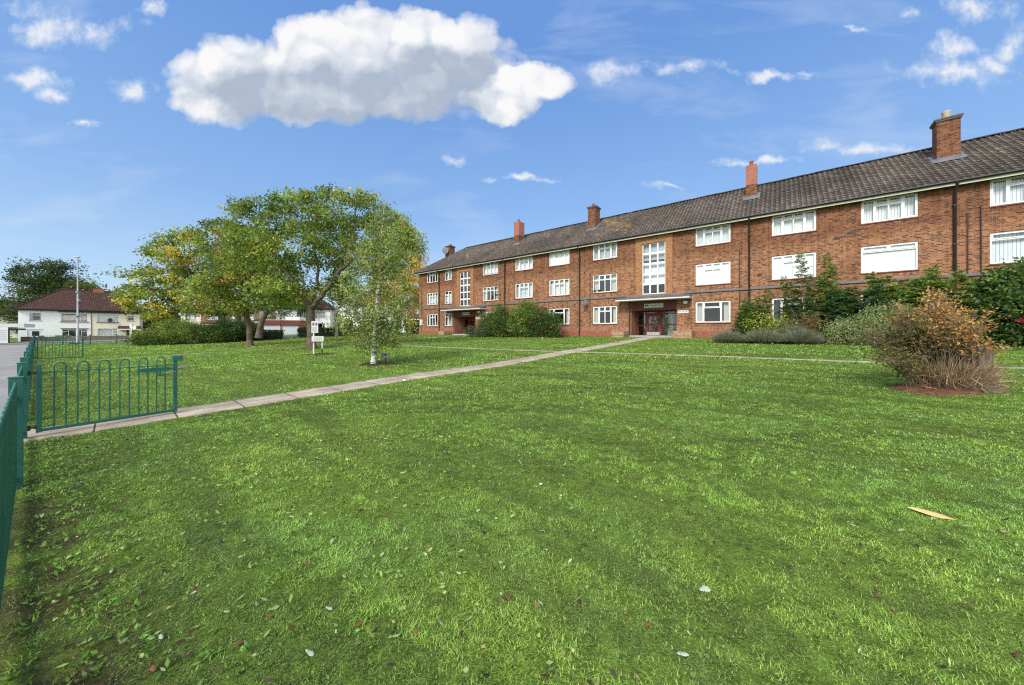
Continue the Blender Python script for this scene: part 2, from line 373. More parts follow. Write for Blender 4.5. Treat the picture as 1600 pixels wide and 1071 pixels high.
def grow_tree(name, base, limbs, lobes, trunk_r, leaf, colfn, label, cat='tree', group=None, bark='bark', twig_r=.007,
              per=44, spread=(.42, .42, .24), step=.42, flare=1.35, droop=.3, tipdroop=.15, expo=2.25, taper=1.3, wig=.05, bright=1.95):
    """limbs: polylines of the bare wood; lobes: (centre, radii, clusters). Leaf clusters are joined to the nearest wood."""
    base = np.array(base, float)
    root = empty(name, base, 0, label, cat, group)
    P = []; par = []
    def addn(p, q): P.append(np.array(p, float)); par.append(q); return len(P) - 1
    for li in limbs:
        pts = [np.array(p, float) for p in li]
        if not P: cur = addn(pts[0], -1)
        else: cur = int(np.argmin(np.linalg.norm(np.array(P) - pts[0], axis=1)))
        for q in pts[1:]:
            p = P[cur]; n = max(1, int(np.linalg.norm(q - p) / step + .5))
            s0 = p.copy()
            for i in range(1, n + 1):
                w = rng.normal(size=3) * wig * (i < n)
                cur = addn(s0 + (q - s0) * i / n + w, cur)
    nbare = len(P)
    cl = []
    for c, rad, n in lobes:
        x = unit(rng.normal(size=(n, 3))) * (rng.uniform(.2, 1., (n, 1)) ** .5) * (1 + .45 * (rng.random((n, 1)) < .16))
        cl.append(np.array(c) + x * np.array(rad))
    cl = np.concatenate(cl)
    wood = np.array(P)
    order = np.argsort([np.min(np.linalg.norm(wood - c, axis=1)) for c in cl])
    tips = []; tipdir = []
    for ci in order:
        c = cl[ci]; A = np.array(P)
        dv = c - A; dist = np.linalg.norm(dv, axis=1) + .35 * np.maximum(0, A[:, 2] - c[2])
        dist[:2] += 1.
        i = int(np.argmin(dist)); p = A[i]; L = np.linalg.norm(c - p)
        n = max(2, int(L / step + .5))
        pd = p - P[par[i]] if par[i] >= 0 else np.array([0, 0, 1.])
        ctrl = p + unit(pd) * L * .35 + np.array([0, 0, .12 * L])
        cur = i
        for k in range(1, n + 1):
            s = k / n
            q = (1 - s) ** 2 * p + 2 * s * (1 - s) * ctrl + s * s * c + rng.normal(size=3) * wig * .7
            cur = addn(q, cur)
        tips.append(cur); tipdir.append(unit(P[cur] - P[par[cur]]))
    P = np.array(P); par = np.array(par)
    acc = np.zeros(len(P)); 
    isleaf = np.ones(len(P), bool); isleaf[par[par >= 0]] = False
    for i in range(len(P) - 1, -1, -1):
        if isleaf[i]: acc[i] = twig_r ** expo
        if par[i] >= 0: acc[par[i]] += acc[i]
    rad = acc ** (1 / expo)
    rad = np.where(rad > 1e-6, rad, twig_r)
    rad = twig_r + (trunk_r - twig_r) * (np.maximum(rad - twig_r, 0) / max(rad[0] - twig_r, 1e-6)) ** taper
    e = np.where(par >= 0)[0]; a = P[par[e]]; b = P[e]; rb = rad[e]; ra = np.minimum(rad[par[e]], rb * 1.35 + .01)
    main = e < len(limbs[0]) * 3
    h0 = P[0][2]
    fl = lambda z, r: r * (1 + (flare - 1) * np.exp(-np.maximum(z - h0, 0) / .28))
    ra = fl(a[:, 2], ra); rb = fl(b[:, 2], rb)
    ext = unit(b - a) * np.minimum(rb, .12)[:, None] * .35
    frusta('trunk', a - ext, b + ext, ra, rb, 9, M[bark], root)
    tips = np.array(tips); tp = P[tips]; td = np.array(tipdir)
    n = len(tp)
    idx = np.repeat(np.arange(n), per)
    size = rng.uniform(.45, 1.45, n)[idx][:, None]
    off = unit(rng.normal(size=(len(idx), 3))) * (rng.random((len(idx), 1)) ** .45) * 1.75 * np.array(spread) * size
    s = rng.uniform(-.9, .35, (len(idx), 1))
    pos = tp[idx] + td[idx] * s * .7 + off
    r2 = np.linalg.norm(off[:, :2], axis=1)
    pos[:, 2] -= tipdroop * r2 * 1.5
    pos[:, 2] = np.maximum(pos[:, 2], .25)
    Lf = leaf[0] * rng.uniform(.6, 1.3, len(pos)); Wf = Lf * leaf[1]
    col = np.minimum(colfn(pos, idx, n) * bright, .75)
    leaf_mesh('crown', pos, Lf, Wf, col, M['leaf'], root, droop=droop)
    return root

def mix3(cols, n, wts): return palette(n, cols, wts)
GD = (.030, .058, .012); GM = (.070, .106, .020); GL = (.130, .168, .030); YG = (.20, .205, .030); YE = (.42, .28, .035); OR = (.42, .17, .030); BR = (.20, .10, .035)

# px helper: a point of the site at distance y seen along (px, py) -- used only to read off sizes
def at(px, py, y): return np.array([(px - 800) / 533.3 * y, y, EYE + (517 - py) / 533.3 * y])
def rel(base, px, py, y, dy=0): return at(px, py, y) * np.array([1, 1, 1]) + np.array([0, dy, 0]) - np.array(base)
def lobes_px(base, y, L):
    k = y / 533.3; out = []
    for (px, py, rx, rz, dy, ry, n) in L:
        out.append((rel(base, px, py, y, dy), (rx * k, ry, rz * k), n))
    return out
def limbs_px(base, y, L):
    return [[rel(base, p[0], p[1], y, p[2] if len(p) > 2 else 0) for p in li] for li in L]
# ------------------------------------------------------------------ ground, path, road
def ticks(lims):
    out = []
    for a, b, s in lims: out += list(np.arange(a, b, s))
    return np.array(out + [lims[-1][1]])
def fence_dist(x, y): return .583 * (x + .20) + .8126 * y                 # metres inside the railing line
def sheet(name, xs, ys, dz, mat, kind='structure', colfn=None):
    X, Y = np.meshgrid(xs, ys); Z = gz(X, Y) + dz
    v = np.stack([X, Y, Z], -1).reshape(-1, 3); nx, ny = len(xs), len(ys)
    i = (np.arange(ny - 1)[:, None] * nx + np.arange(nx - 1)[None]).ravel()
    f = np.stack([i, i + 1, i + nx + 1, i + nx], 1)
    o = np_mesh(name, v, f, mat, smooth=True, col=colfn(v) if colfn else None, uv=v[:, :2])
    return setp(o, kind=kind)
def soilmask(v):
    t, d = TD(v[:, 0], v[:, 1]); fd = fence_dist(v[:, 0], v[:, 1])
    s = np.clip(1.1 - np.abs(fd - .2) / .5, 0, 1) * (fd > -.8) * (np.hypot(v[:, 0], v[:, 1]) < 40)
    bed = np.clip(1 - np.maximum(np.abs(t - 16) - 5, np.abs(d - 24.2) - 1.0) / .4, 0, 1)
    bed2 = np.clip(1 - np.maximum(np.abs(t - 39) - 7.8, np.abs(d - 23.2) - 2.2) / .4, 0, 1)
    c = np.zeros((len(v), 3)); c[:, 0] = np.maximum(np.maximum(s * .95, bed), bed2); return c
sheet('ground', ticks([(-900, -140, 60), (-140, -40, 5), (-40, -12, 1), (-12, 12, .25), (12, 40, 1), (40, 140, 10), (140, 900, 60)]),
      ticks([(-400, -40, 40), (-40, 0, 2), (0, 14, .25), (14, 50, 1), (50, 150, 5), (150, 1500, 90)]), 0, M['ground'], colfn=soilmask)

def strip(name, pts, width, dz, mat, dense=.6, side=None, thick=.0, wob=0.):
    """a band along a ground polyline; side None = centred"""
    pts = [np.array(p, float) for p in pts]; C = [pts[0]]
    for a, b in zip(pts[:-1], pts[1:]):
        n = max(1, int(np.linalg.norm(b - a) / dense))
        C += [a + (b - a) * (i + 1) / n for i in range(n)]
    C = np.array(C); T = np.gradient(C, axis=0); T = T / np.linalg.norm(T, axis=1)[:, None]; Q = np.stack([-T[:, 1], T[:, 0]], 1)
    w0, w1 = (-width / 2, width / 2) if side is None else side
    s = np.concatenate([[0], np.cumsum(np.linalg.norm(np.diff(C, axis=0), axis=1))])
    rows = np.linspace(w0, w1, 6); V = []; UV = []
    for k, w in enumerate(rows):
        e = (rng.normal(size=len(C)) * wob if k in (0, 5) else np.zeros(len(C)))[:, None]
        q = C + Q * (w + e); V.append(np.column_stack([q, gz(q[:, 0], q[:, 1]) + dz])); UV.append(np.column_stack([s, np.full(len(C), w)]))
    n = len(C); V = np.array(V).reshape(-1, 3); UV = np.array(UV).reshape(-1, 2)
    i = (np.arange(5)[:, None] * n + np.arange(n - 1)[None]).ravel()
    f = np.stack([i, i + 1, i + n + 1, i + n], 1)
    if thick:
        b = V.copy(); b[:, 2] -= thick; m = len(V); V = np.concatenate([V, b]); UV = np.concatenate([UV, UV])
        j = np.arange(n - 1); e0 = np.stack([j + m, j + 1 + m, j + 1, j], 1); k = 5 * n + np.arange(n - 1); e1 = np.stack([k, k + 1, k + 1 + m, k + m], 1)
        f = np.concatenate([f, e0, e1])
    return setp(np_mesh(name, V, f, mat, uv=UV), kind='structure')
MAINPATH = [W(25.45, -.75), W(25.6, 2.5), W(25.75, 6.), W(26.2, 9.), W(26.3, 14), W(26.8, 21), W(27.0, 25.0)]
strip('path', MAINPATH, .92, .016, M['path'], .16, thick=.03, wob=.03)
CROSSPATH = [W(60, 15.05), W(37, 15.1), W(32, 15.0), W(27.5, 14.6), W(26.3, 14.3), W(16, 13.75), W(9, 14.0), W(7.4, 13.4), W(6.6, 8.8), W(6.0, 5), W(6.4, -.75)]
strip('path', CROSSPATH[:5], .38, .005, M['path'], .5, thick=.03, wob=.03)
strip('path', CROSSPATH[4:], .40, .004, M['path'], .5, thick=.03, wob=.03)
strip('path', [W(7.4, 13.4), W(7.9, 25)], .6, .006, M['path'], .5, thick=.03, wob=.03)
# pavement, kerb and road outside the railing, and the road across the far end
def fl(s, off): p = np.array([-.20, 0]) + FD * s + np.array([-.583, -.8126]) * off; return (p[0], p[1])
E0, E1 = -30, 66
strip('pavement', [fl(E0, 1.15), fl(E1, 1.15)], 1.9, .008, M['pavement'], 3)
strip('kerb', [fl(E0, 2.17), fl(E1, 2.17)], .14, .012, M['kerb'], 3)
strip('road', [fl(E0, 5.8), fl(75, 5.8)], 7.1, -.06 + .064, M['road'], 3)
strip('kerb', [fl(E0, 9.4), fl(75, 9.4)], .14, .10, M['kerb'], 3, thick=.12)
strip('pavement', [fl(E0, 10.6), fl(75, 10.6)], 2.2, .09, M['pavement'], 3, thick=.1)
strip('pavement', [(-54, 37.3), (10, 57)], 2.0, .010, M['pavement'], 3)
strip('road', [(-72, 37), (-54, 41.2), (10, 61)], 5.5, .014, M['road'], 3)
strip('pavement', [(-72, 37), (-57.2, 51.2), (10, 66)], 1.8, .10, M['pavement'], 3, thick=.12)
def patch(name, x, y, rx, ry, mat, dz=.02, dome=.03, kind='structure', rot=0):
    n = 40; k = 6; V = [(x, y, float(gz(x, y)) + dz + dome)]; F = []
    wob = 1 + .16 * np.array([math.sin(3 * a + x) + .7 * math.sin(7 * a + y) + .5 * rng.normal() for a in np.arange(n) * 2 * math.pi / n])
    for j in range(1, k + 1):
        for i in range(n):
            a = 2 * math.pi * i / n; s = j / k * wob[i]
            ox, oy = rx * s * math.cos(a), ry * s * math.sin(a)
            px, py = x + ox * math.cos(rot) - oy * math.sin(rot), y + ox * math.sin(rot) + oy * math.cos(rot)
            V.append((px, py, float(gz(px, py)) + dz * (1 - 1.6 * (j == k)) + dome * (1 - j / k) + float(rng.normal()) * .006 * (j < k)))
    m = MB(); fs = [(0, 1 + i, 1 + (i + 1) % n) for i in range(n)]
    for j in range(k - 1):
        for i in range(n):
            a = 1 + j * n + i; b = 1 + j * n + (i + 1) % n; fs.append((a, a + n, b + n, b))
    m.add(V, fs, True); return setp(m.build(name, mat), kind=kind)
patch('soil', -5.2, 13.2, .85, .5, M['soil'], rot=-.2)
patch('soil', -10.3, 18.2, .9, .5, M['soil'])
patch('soil', 8.55, 6.72, 1.08, .5, M['chips'], .025, .05, rot=.15)
patch('soil', -12.0, 24.8, .9, .5, M['path'], .005, .0)
# ------------------------------------------------------------------ the block of flats (local x along the front, y into the building, z above the site datum less ZB)
ZB = 1.0; LEN = 54.2; DEP = 8.0; EAVE = 8.40; OV = .35; SL = .735
flats = empty('block_of_flats', (P0[0], P0[1], ZB), math.atan2(U[1], U[0]),
              'long three-storey red brick block of flats with white windows and a grey tiled roof', 'block of flats')
def fpart(mb, name, mat, bevel=0, parent=None):
    o = mb.build(name, mat, flats if parent is None else parent, bevel)
    if parent is None: o.location.z = -ZB
    return o
STAIRS = [7.9, 27.08, 46.26]
FL = [(2.08, 1.39), (4.55, 1.40), (7.14, 1.19)]          # sill height, window height per storey
wins = []                                                # (xc, width, storey, kind, curtain)
def W3(xc, w, kinds, curt):
    for s in range(3): wins.append((xc, w, s, kinds[s], curt[s]))
s1, s2, s3 = STAIRS
W3(s1 - 5.45, 1.97, ('four', 'four', 'four'), ('sides', 'netlow', 'sides'))
W3(s1 - 2.70, 1.16, ('two', 'two', 'two'), ('netgrey', 'netlow', 'netgrey'))
W3(s1 + 3.55, 2.05, ('grid', 'grid', 'grid'), ('net', 'sides', 'netlow'))
W3(s1 + 7.70, 2.0, ('three', 'four', 'four'), ('net', 'net', 'net'))
W3(s2 - 7.75, 2.0, ('three', 'four', 'four'), ('sides', 'net', 'board'))
W3(s2 - 3.66, 1.97, ('four', 'grid', 'four'), ('sides', 'sides', 'netgrey'))
W3(s2 + 3.66, 1.97, ('three', 'four', 'four'), ('sides', 'board', 'net'))
W3(s2 + 7.70, 1.97, ('three', 'four', 'fouropen'), ('dark', 'board', 'net'))
W3(s3 - 7.75, 1.97, ('three', 'wide', 'four'), ('netlow', 'board', 'vblind'))
W3(s3 - 3.66, 1.97, ('three', 'wide', 'four'), ('netlow', 'vblind', 'vblind'))
W3(s3 + 3.66, 1.97, ('three', 'four', 'four'), ('net', 'net', 'net'))
ENT = (-1.58, 1.52, 1.05, 3.62)                          # entrance recess: x range and z range about a stair
SW = (-.80, .80, 4.17, 7.84)                             # stair window
holes = []
for xc, w, s, k, c in wins: holes.append((xc - w/2, xc + w/2, FL[s][0], FL[s][0] + FL[s][1]))
for sc in STAIRS:
    holes.append((sc + ENT[0], sc + ENT[1], ENT[2], ENT[3])); holes.append((sc + SW[0], sc + SW[1], SW[2], SW[3]))
def wall_cells(mb, x0, x1, z0, z1, holes, y=0.):
    xs = sorted({x0, x1} | {h for q in holes for h in q[:2] if x0 < h < x1}); zs = sorted({z0, z1} | {h for q in holes for h in q[2:] if z0 < h < z1})
    for j in range(len(zs) - 1):
        run = None
        for i in range(len(xs) - 1):
            cx, cz = (xs[i] + xs[i+1]) / 2, (zs[j] + zs[j+1]) / 2
            solid = not any(a < cx < b and c < cz < d for a, b, c, d in holes)
            if solid and run is None: run = xs[i]
            if run is not None and (not solid or i == len(xs) - 2):
                e = xs[i] if not solid else xs[i+1]
                mb.quad((run, y, zs[j]), (e, y, zs[j]), (e, y, zs[j+1]), (run, y, zs[j+1])); run = None
wm = MB(); wall_cells(wm, 0, LEN, .7, EAVE + .05, holes)
for a, b, c, d in holes:                                  # reveals
    if d == ENT[3]: continue
    q = .16
    wm.quad((a, 0, c), (a, 0, d), (a, q, d), (a, q, c)); wm.quad((b, 0, d), (b, 0, c), (b, q, c), (b, q, d))
    wm.quad((a, 0, d), (b, 0, d), (b, q, d), (a, q, d)); wm.quad((a, 0, c), (a, q, c), (b, q, c), (b, 0, c))
wm.quad((0, DEP, .7), (0, 0, .7), (0, 0, EAVE), (0, DEP, EAVE)); wm.quad((LEN, 0, .7), (LEN, DEP, .7), (LEN, DEP, EAVE), (LEN, 0, EAVE))
wm.quad((LEN, DEP, .7), (0, DEP, .7), (0, DEP, EAVE), (LEN, DEP, EAVE))
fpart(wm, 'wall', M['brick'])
im = MB()                                                 # dark rooms behind the windows
prev = .3
for sc in STAIRS + [None]:
    if sc is None: im.quad((prev, 3.2, 1.2), (LEN - .3, 3.2, 1.2), (LEN - .3, 3.2, 8.3), (prev, 3.2, 8.3))
    else:
        im.quad((prev, 3.2, 1.2), (sc - 1.7, 3.2, 1.2), (sc - 1.7, 3.2, 8.3), (prev, 3.2, 8.3)); prev = sc + 1.7
        im.quad((sc - 1.7, 3.2, 4.0), (sc + 1.7, 3.2, 4.0), (sc + 1.7, 3.2, 8.3), (sc - 1.7, 3.2, 8.3))
for z in (4.0, 6.62, 8.36): im.box(.2, LEN - .2, .18, DEP - .2, z - .12, z)
for sc in STAIRS:
    for e in (-1.7, 1.7): im.quad((sc + e, .2, 1.1), (sc + e, 3.2, 1.1), (sc + e, 3.2, 8.3), (sc + e, .2, 8.3))
fpart(im, 'interior', M['dark'])
# plinth: smooth red courses and a band of upright bricks
pm = MB(); bm_ = MB(); om = MB(); lm = MB(); edges = [0]
for sc in STAIRS: edges += [sc + ENT[0], sc + ENT[1]]
edges.append(LEN)
for a, b in zip(edges[::2], edges[1::2]):
    pm.box(a - (.04 if a == 0 else 0), b, -.035, .0, .6, 1.53); bm_.box(a, b, -.022, .0, 1.53, 1.82)
pm.box(-.035, 0, 0, DEP, .6, 1.53); bm_.box(-.022, 0, 0, DEP, 1.53, 1.82)
fpart(pm, 'plinth', M['brick_red']); fpart(bm_, 'brick_band', M['brick_soldier'])
# lead string course between ground and first floors, broken by the canopies
ed = [-.06]
for sc in STAIRS: ed += [sc - 2.0, sc + 2.0]
ed.append(LEN + .06)
for a, b in zip(ed[::2], ed[1::2]): lm.box(a, b, -.07, .0, 4.06, 4.18)
lm.box(-.07, 0, 0, DEP, 4.06, 4.18)
fpart(lm, 'string_course', M['lead'], .006)
# orange brick panel round each stair window
for sc in STAIRS:
    o = MB(); x0, x1 = sc - 1.26, sc + 1.26
    wall_cells(o, x0, x1, 4.0, 8.33, [(sc + SW[0], sc + SW[1], SW[2], SW[3])], -.05)
    o.quad((x0, 0, 4), (x0, -.05, 4), (x0, -.05, 8.33), (x0, 0, 8.33)); o.quad((x1, -.05, 4), (x1, 0, 4), (x1, 0, 8.33), (x1, -.05, 8.33))
    a, b, c, d = sc + SW[0], sc + SW[1], SW[2], SW[3]
    o.quad((a, -.05, c), (a, -.05, d), (a, 0, d), (a, 0, c)); o.quad((b, -.05, d), (b, -.05, c), (b, 0, c), (b, 0, d)); o.quad((a, -.05, d), (b, -.05, d), (b, 0, d), (a, 0, d))
    fpart(o, 'brick_panel', M['brick_orange'])
# windows
def curtain(kind, w, h, parent):
    def sheet_(x0, x1, z0, z1, y, mat, amp=.018, name='curtain'):
        if mat is M['net']: mat = M[random.choice(('net', 'net', 'net', 'net_cream', 'net_blue'))]
        n = max(6, int((x1 - x0) / .035)); vs = []; fs = []
        ph = rng.uniform(0, 6)
        for i in range(n + 1):
            x = x0 + (x1 - x0) * i / n; yy = y + amp * math.sin(i * 1.9 + ph) + amp * .6 * math.sin(i * .7 + ph)
            vs += [(x, yy, z0), (x, yy * .98 + .001, z1)]
        for i in range(n): fs.append((2*i, 2*i+2, 2*i+3, 2*i+1))
        return MB().add(vs, fs, True).build(name, mat, parent)
    a, b = -w/2 + .05, w/2 - .05
    if kind == 'net': sheet_(a, b, .03, h - .05, .24, M['net'])
    elif kind == 'netgrey': sheet_(a, b, .03, h - .05, .26, M['netgrey'])
    elif kind == 'netlow': sheet_(a, b, .16, h - .28, .24, M['net'])
    elif kind == 'vblind': sheet_(a, b, .05, h - .06, .22, M['vblind'], .004, 'vertical_blind')
    elif kind == 'board': MB().box(a, b, .128, .14, .03, h - .04).build('roller_blind', M['board'], parent)
    elif kind == 'sides':
        sheet_(a, a + w * .2, .03, h - .05, .26, M['drape']); sheet_(b - w * rng.uniform(.15, .22), b, .03, h - .05, .26, M['drape'])
    elif kind == 'dark': sheet_(b - w * .14, b, .03, h - .05, .26, M['drape'])
def window(xc, w, z0, h, kind, cur, name='window', parent=flats, zb=ZB, mat='white', y0=.05, sill=True):
    fm = MB(); a, b = -w/2, w/2; fr = .065; y1 = y0 + .07
    fm.box(a, b, y0, y1, 0, fr); fm.box(a, b, y0, y1, h - fr, h); fm.box(a, a + fr, y0, y1, fr, h - fr); fm.box(b - fr, b, y0, y1, fr, h - fr)
    top = h * .70; bar = .05
    def mull(x, wd=.07): fm.box(x - wd/2, x + wd/2, y0 - .004, y1 + .004, fr, h - fr)
    def tran(x0, x1, z=top, wd=.06): fm.box(x0, x1, y0 + .004, y1 - .004, z - wd/2, z + wd/2)
    def sash(x0, x1, zz0, zz1, t=.042, p=.016):
        fm.box(x0, x1, y0 - p, y0 + .05, zz0, zz0 + t); fm.box(x0, x1, y0 - p, y0 + .05, zz1 - t, zz1)
        fm.box(x0, x0 + t, y0 - p, y0 + .05, zz0 + t, zz1 - t); fm.box(x1 - t, x1, y0 - p, y0 + .05, zz0 + t, zz1 - t)
    if kind in ('four', 'fouropen', 'grid'):
        xs = [a + w * .26, 0, b - w * .26]
        for x in xs: mull(x, .055 if x == 0 else .075)
        tran(xs[0], xs[1]); tran(xs[1], xs[2])
        if kind == 'grid': tran(a + fr, xs[0]); tran(xs[2], b - fr)
        else: sash(a + fr - .01, xs[0] - .028, fr - .01, h - fr + .01); sash(xs[2] + .028, b - fr + .01, fr - .01, h - fr + .01)
        for x0, x1 in ((xs[0] + .035, xs[1] - .025), (xs[1] + .025, xs[2] - .035)): sash(x0, x1, top + .028, h - fr + .008, .035, .05 if kind == 'fouropen' else .016)
    elif kind == 'three':
        xs = [a + w * .24, b - w * .27]
        for x in xs: mull(x)
        tran(xs[0], xs[1]); sash(a + fr - .01, xs[0] - .03, fr - .01, h - fr + .01); sash(xs[1] + .03, b - fr + .01, fr - .01, h - fr + .01); sash(xs[0] + .03, xs[1] - .03, top + .028, h - fr + .008)
    elif kind == 'two':
        mull(0); tran(a + fr, 0); sash(.03, b - fr + .01, fr - .01, h - fr + .01)
    elif kind == 'wide':
        tran(a + fr, b - fr, h * .77); fm.box(-.035, .035, y0 - .003, y1, h * .77, h - fr)
        sash(a + fr - .01, -.03, h * .77 + .025, h - fr + .01); sash(.03, b - fr + .01, h * .77 + .025, h - fr + .01)
    elif kind == 'stair':
        for k in (1, 2): mull(a + w * k / 3, .10)
        for k in range(1, 5): tran(a + fr, b - fr, h * k / 5, .12 if k in (2,) else .13)
    elif kind == 'plain': pass
    elif kind == 'house':
        xs = [a + w * .25, b - w * .25]
        for x in xs: mull(x, .06)
        tran(a + fr, xs[0], h * .72); tran(xs[1], b - fr, h * .72)
    elif kind == 'housel':
        mull(b - w * .27, .06); tran(b - w * .27, b - fr, h * .72)
    elif kind == 'small': tran(a + fr, b - fr, h * .7)
    f = fm.build(name, M[mat], parent); f.location = (xc, 0, z0 - zb)
    MB().quad((a + .03, y0 + .03, .03), (b - .03, y0 + .03, .03), (b - .03, y0 + .03, h - .03), (a + .03, y0 + .03, h - .03)).build('pane', M['glass'], f)
    curtain(cur, w, h, f)
    if sill: MB().box(a - .03, b + .03, -.045, y0, -.06, -.004).build('sill', M['sill'], f, .004)
    return f
for xc, w, s, k, c in wins:
    if xc < 50.5: window(xc, w - .006, FL[s][0] + .003, FL[s][1] - .006, k, c)
for i, sc in enumerate(STAIRS[:2]):
    f = window(sc, 1.594, SW[2] + .003, SW[3] - SW[2] - .006, 'stair', 'none', 'stair_window', sill=False)
    h = SW[3] - SW[2]
    if i == 1:
        for (z0, z1, m) in ((h * .42, h * .60, 'net'), (h * .22, h * .40, 'board'), (h * .62, h * .98, 'netgrey')):
            MB().box(-.74, .74, .30, .32, z0, z1).build('roller_blind', M[m], f)
from mathutils import noise as mnoise
# roof of real tiles on the front slope
PIT = math.atan(SL); ZE = EAVE + .06
run = DEP / 2 + OV; rows = 19; colw = .235
ncol = int((LEN + 2 * OV) / colw); prof = [(0., .0), (.12, .026), (.28, .034), (.44, .026), (.56, .0), (.60, -.004), (.98, -.004)]
RV = []; RF = []; RC = []
sag = lambda x: .022 * mnoise.noise(Vector((x * .22, 3., 0)))
for r in range(rows):
    s0 = run * r / rows; s1_ = run * (r + 1.06) / rows
    for c in range(ncol):
        xb = -OV + c * colw
        if xb + colw < -OV + s0 or xb > LEN + OV - s0: continue
        base = len(RV); g = .092 * rng.uniform(.74, 1.26) * (1 + .5 * mnoise.noise(Vector((xb * .16, s0 * .5, 1.))) + .35 * mnoise.noise(Vector((xb * .9, s0 * .25, 5.)))); tone = np.array([1.0, .81, .65]) * g * .80
        dxl = xb - 21.6
        if 0 < dxl < 3.4 and abs((s0 - (run - .5) + dxl * .75)) < .55 + .3 * rng.normal(): lk = rng.uniform(.0, .6); tone = tone * (1 - lk) + lk * np.array([.26, .17, .03])
        if rng.random() < .03: tone = tone * 1.4
        for (p, hgt) in prof:
            for k, s in enumerate((s0, s1_)):
                x = np.clip(xb + p * colw, -OV + s, LEN + OV - s)
                lift = .032 if k == 0 else .006
                RV.append((x, -OV + s - math.sin(PIT) * (hgt + lift), ZE + sag(xb) + s * SL + math.cos(PIT) * (hgt + lift)))
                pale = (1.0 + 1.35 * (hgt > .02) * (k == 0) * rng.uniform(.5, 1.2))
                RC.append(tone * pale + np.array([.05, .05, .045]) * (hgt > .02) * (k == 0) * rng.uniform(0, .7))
        n = len(prof)
        for i in range(n - 1): RF.append((base + 2*i, base + 2*i+2, base + 2*i+3, base + 2*i+1))
        b2 = len(RV)                                    # front lip of the tile
        for (p, hgt) in prof:
            x = np.clip(xb + p * colw, -OV + s0, LEN + OV - s0)
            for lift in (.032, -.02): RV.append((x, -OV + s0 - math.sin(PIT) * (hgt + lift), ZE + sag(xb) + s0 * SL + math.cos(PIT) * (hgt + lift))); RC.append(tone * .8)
        for i in range(n - 1): RF.append((b2 + 2*i, b2 + 2*i+1, b2 + 2*i+3, b2 + 2*i+2))
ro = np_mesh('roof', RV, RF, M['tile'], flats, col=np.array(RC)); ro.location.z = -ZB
rb = MB(); zr = ZE + run * SL
rb.add([(-OV, -OV, ZE - .02), (LEN + OV, -OV, ZE - .02), (LEN + OV - run, -OV + run, zr - .02), (-OV + run, -OV + run, zr - .02), (-OV, DEP + OV, ZE - .02), (LEN + OV, DEP + OV, ZE - .02)],
       [(0, 1, 2, 3), (5, 4, 3, 2), (4, 0, 3), (1, 5, 2)])
fpart(rb, 'rear_roof', M['roof_grey'])
rt = MB()
for i in range(int((LEN - 2 * run + 2 * OV) / .45)):
    x = -OV + run + i * .45; k = 6; z = zr + .02 + rng.normal() * .006
    pts = [(math.cos(math.pi * j / k) * .13, math.sin(math.pi * j / k) * .09) for j in range(k + 1)]
    rt.add([(x + e, -OV + run + p, z + q) for e in (0, .44) for p, q in pts], [(j, j+1, k+2+j, k+1+j) for j in range(k)])
for (ax, sgn) in ((-OV, 1), (LEN + OV, -1)):
    for i in range(16):
        s = run * i / 16; s2 = run * (i + 1.02) / 16
        rt.tube([(ax + sgn * s, -OV + s, ZE + s * SL + .02), (ax + sgn * s2, -OV + s2, ZE + s2 * SL + .03)], .09, 6)
fpart(rt, 'ridge_tiles', M['roof_grey'])
gm = MB(); cm = MB()
gm.tube([(-OV - .02, -OV - .05, ZE - .02), (LEN + OV, -OV - .05, ZE - .02)], .062, 8); gm.tube([(-OV - .05, -OV, ZE - .02), (-OV - .05, DEP + OV, ZE - .02)], .062, 8)
fpart(gm, 'gutter', M['gutter'])
cm.box(-OV, LEN + OV, -OV + .002, -OV + .024, ZE - .19, ZE - .035); cm.box(-OV, LEN + OV, -OV + .024, 0, ZE - .105, ZE - .085); cm.box(-OV, -OV + .02, -OV + .03, DEP + OV, ZE - .19, ZE - .035)
fpart(cm, 'fascia', M['cream'])
# downpipes, soil pipes and small wall fittings
for x, th in ((3.76, .05), (13.4, .05), (21.3, .05), (32.7, .05), (40.6, .055)):
    d = MB(); d.tube([(x, -OV - .04, ZE - .06), (x, -OV - .03, ZE - .16), (x, -.09, ZE - .42), (x, -.09, 1.15)], th, 8)
    for z in (7.4, 5.6, 3.9, 2.4): d.box(x - .07, x + .07, -.15, 0, z - .03, z + .03)
    fpart(d, 'downpipe', M['pipe'])
for x, z0, z1 in ((.55, 1.2, 6.6), (12.75, 2.6, 6.3), (32.2, 1.6, 6.6), (40.98, 2.5, 7.0), (41.36, 2.5, 7.25), (22.2, 2.0, 6.1)):
    d = MB(); d.tube([(x, -.02, z1), (x, -.045, z1 - .1), (x, -.045, z0)], .022, 6); fpart(d, 'conduit', M['pipe'])
vm = MB()
for x, z in ((30.9 + 2.3, 4.9), (36.6, 6.55), (37.1, 6.75), (22.6, 4.7), (22.95, 4.72), (12.35, 5.05), (12.75, 5.05), (17.5, 6.7), (9.7, 6.9)): vm.box(x - .11, x + .11, -.012, .0, z - .07, z + .07)
fpart(vm, 'air_brick', M['pipe'])
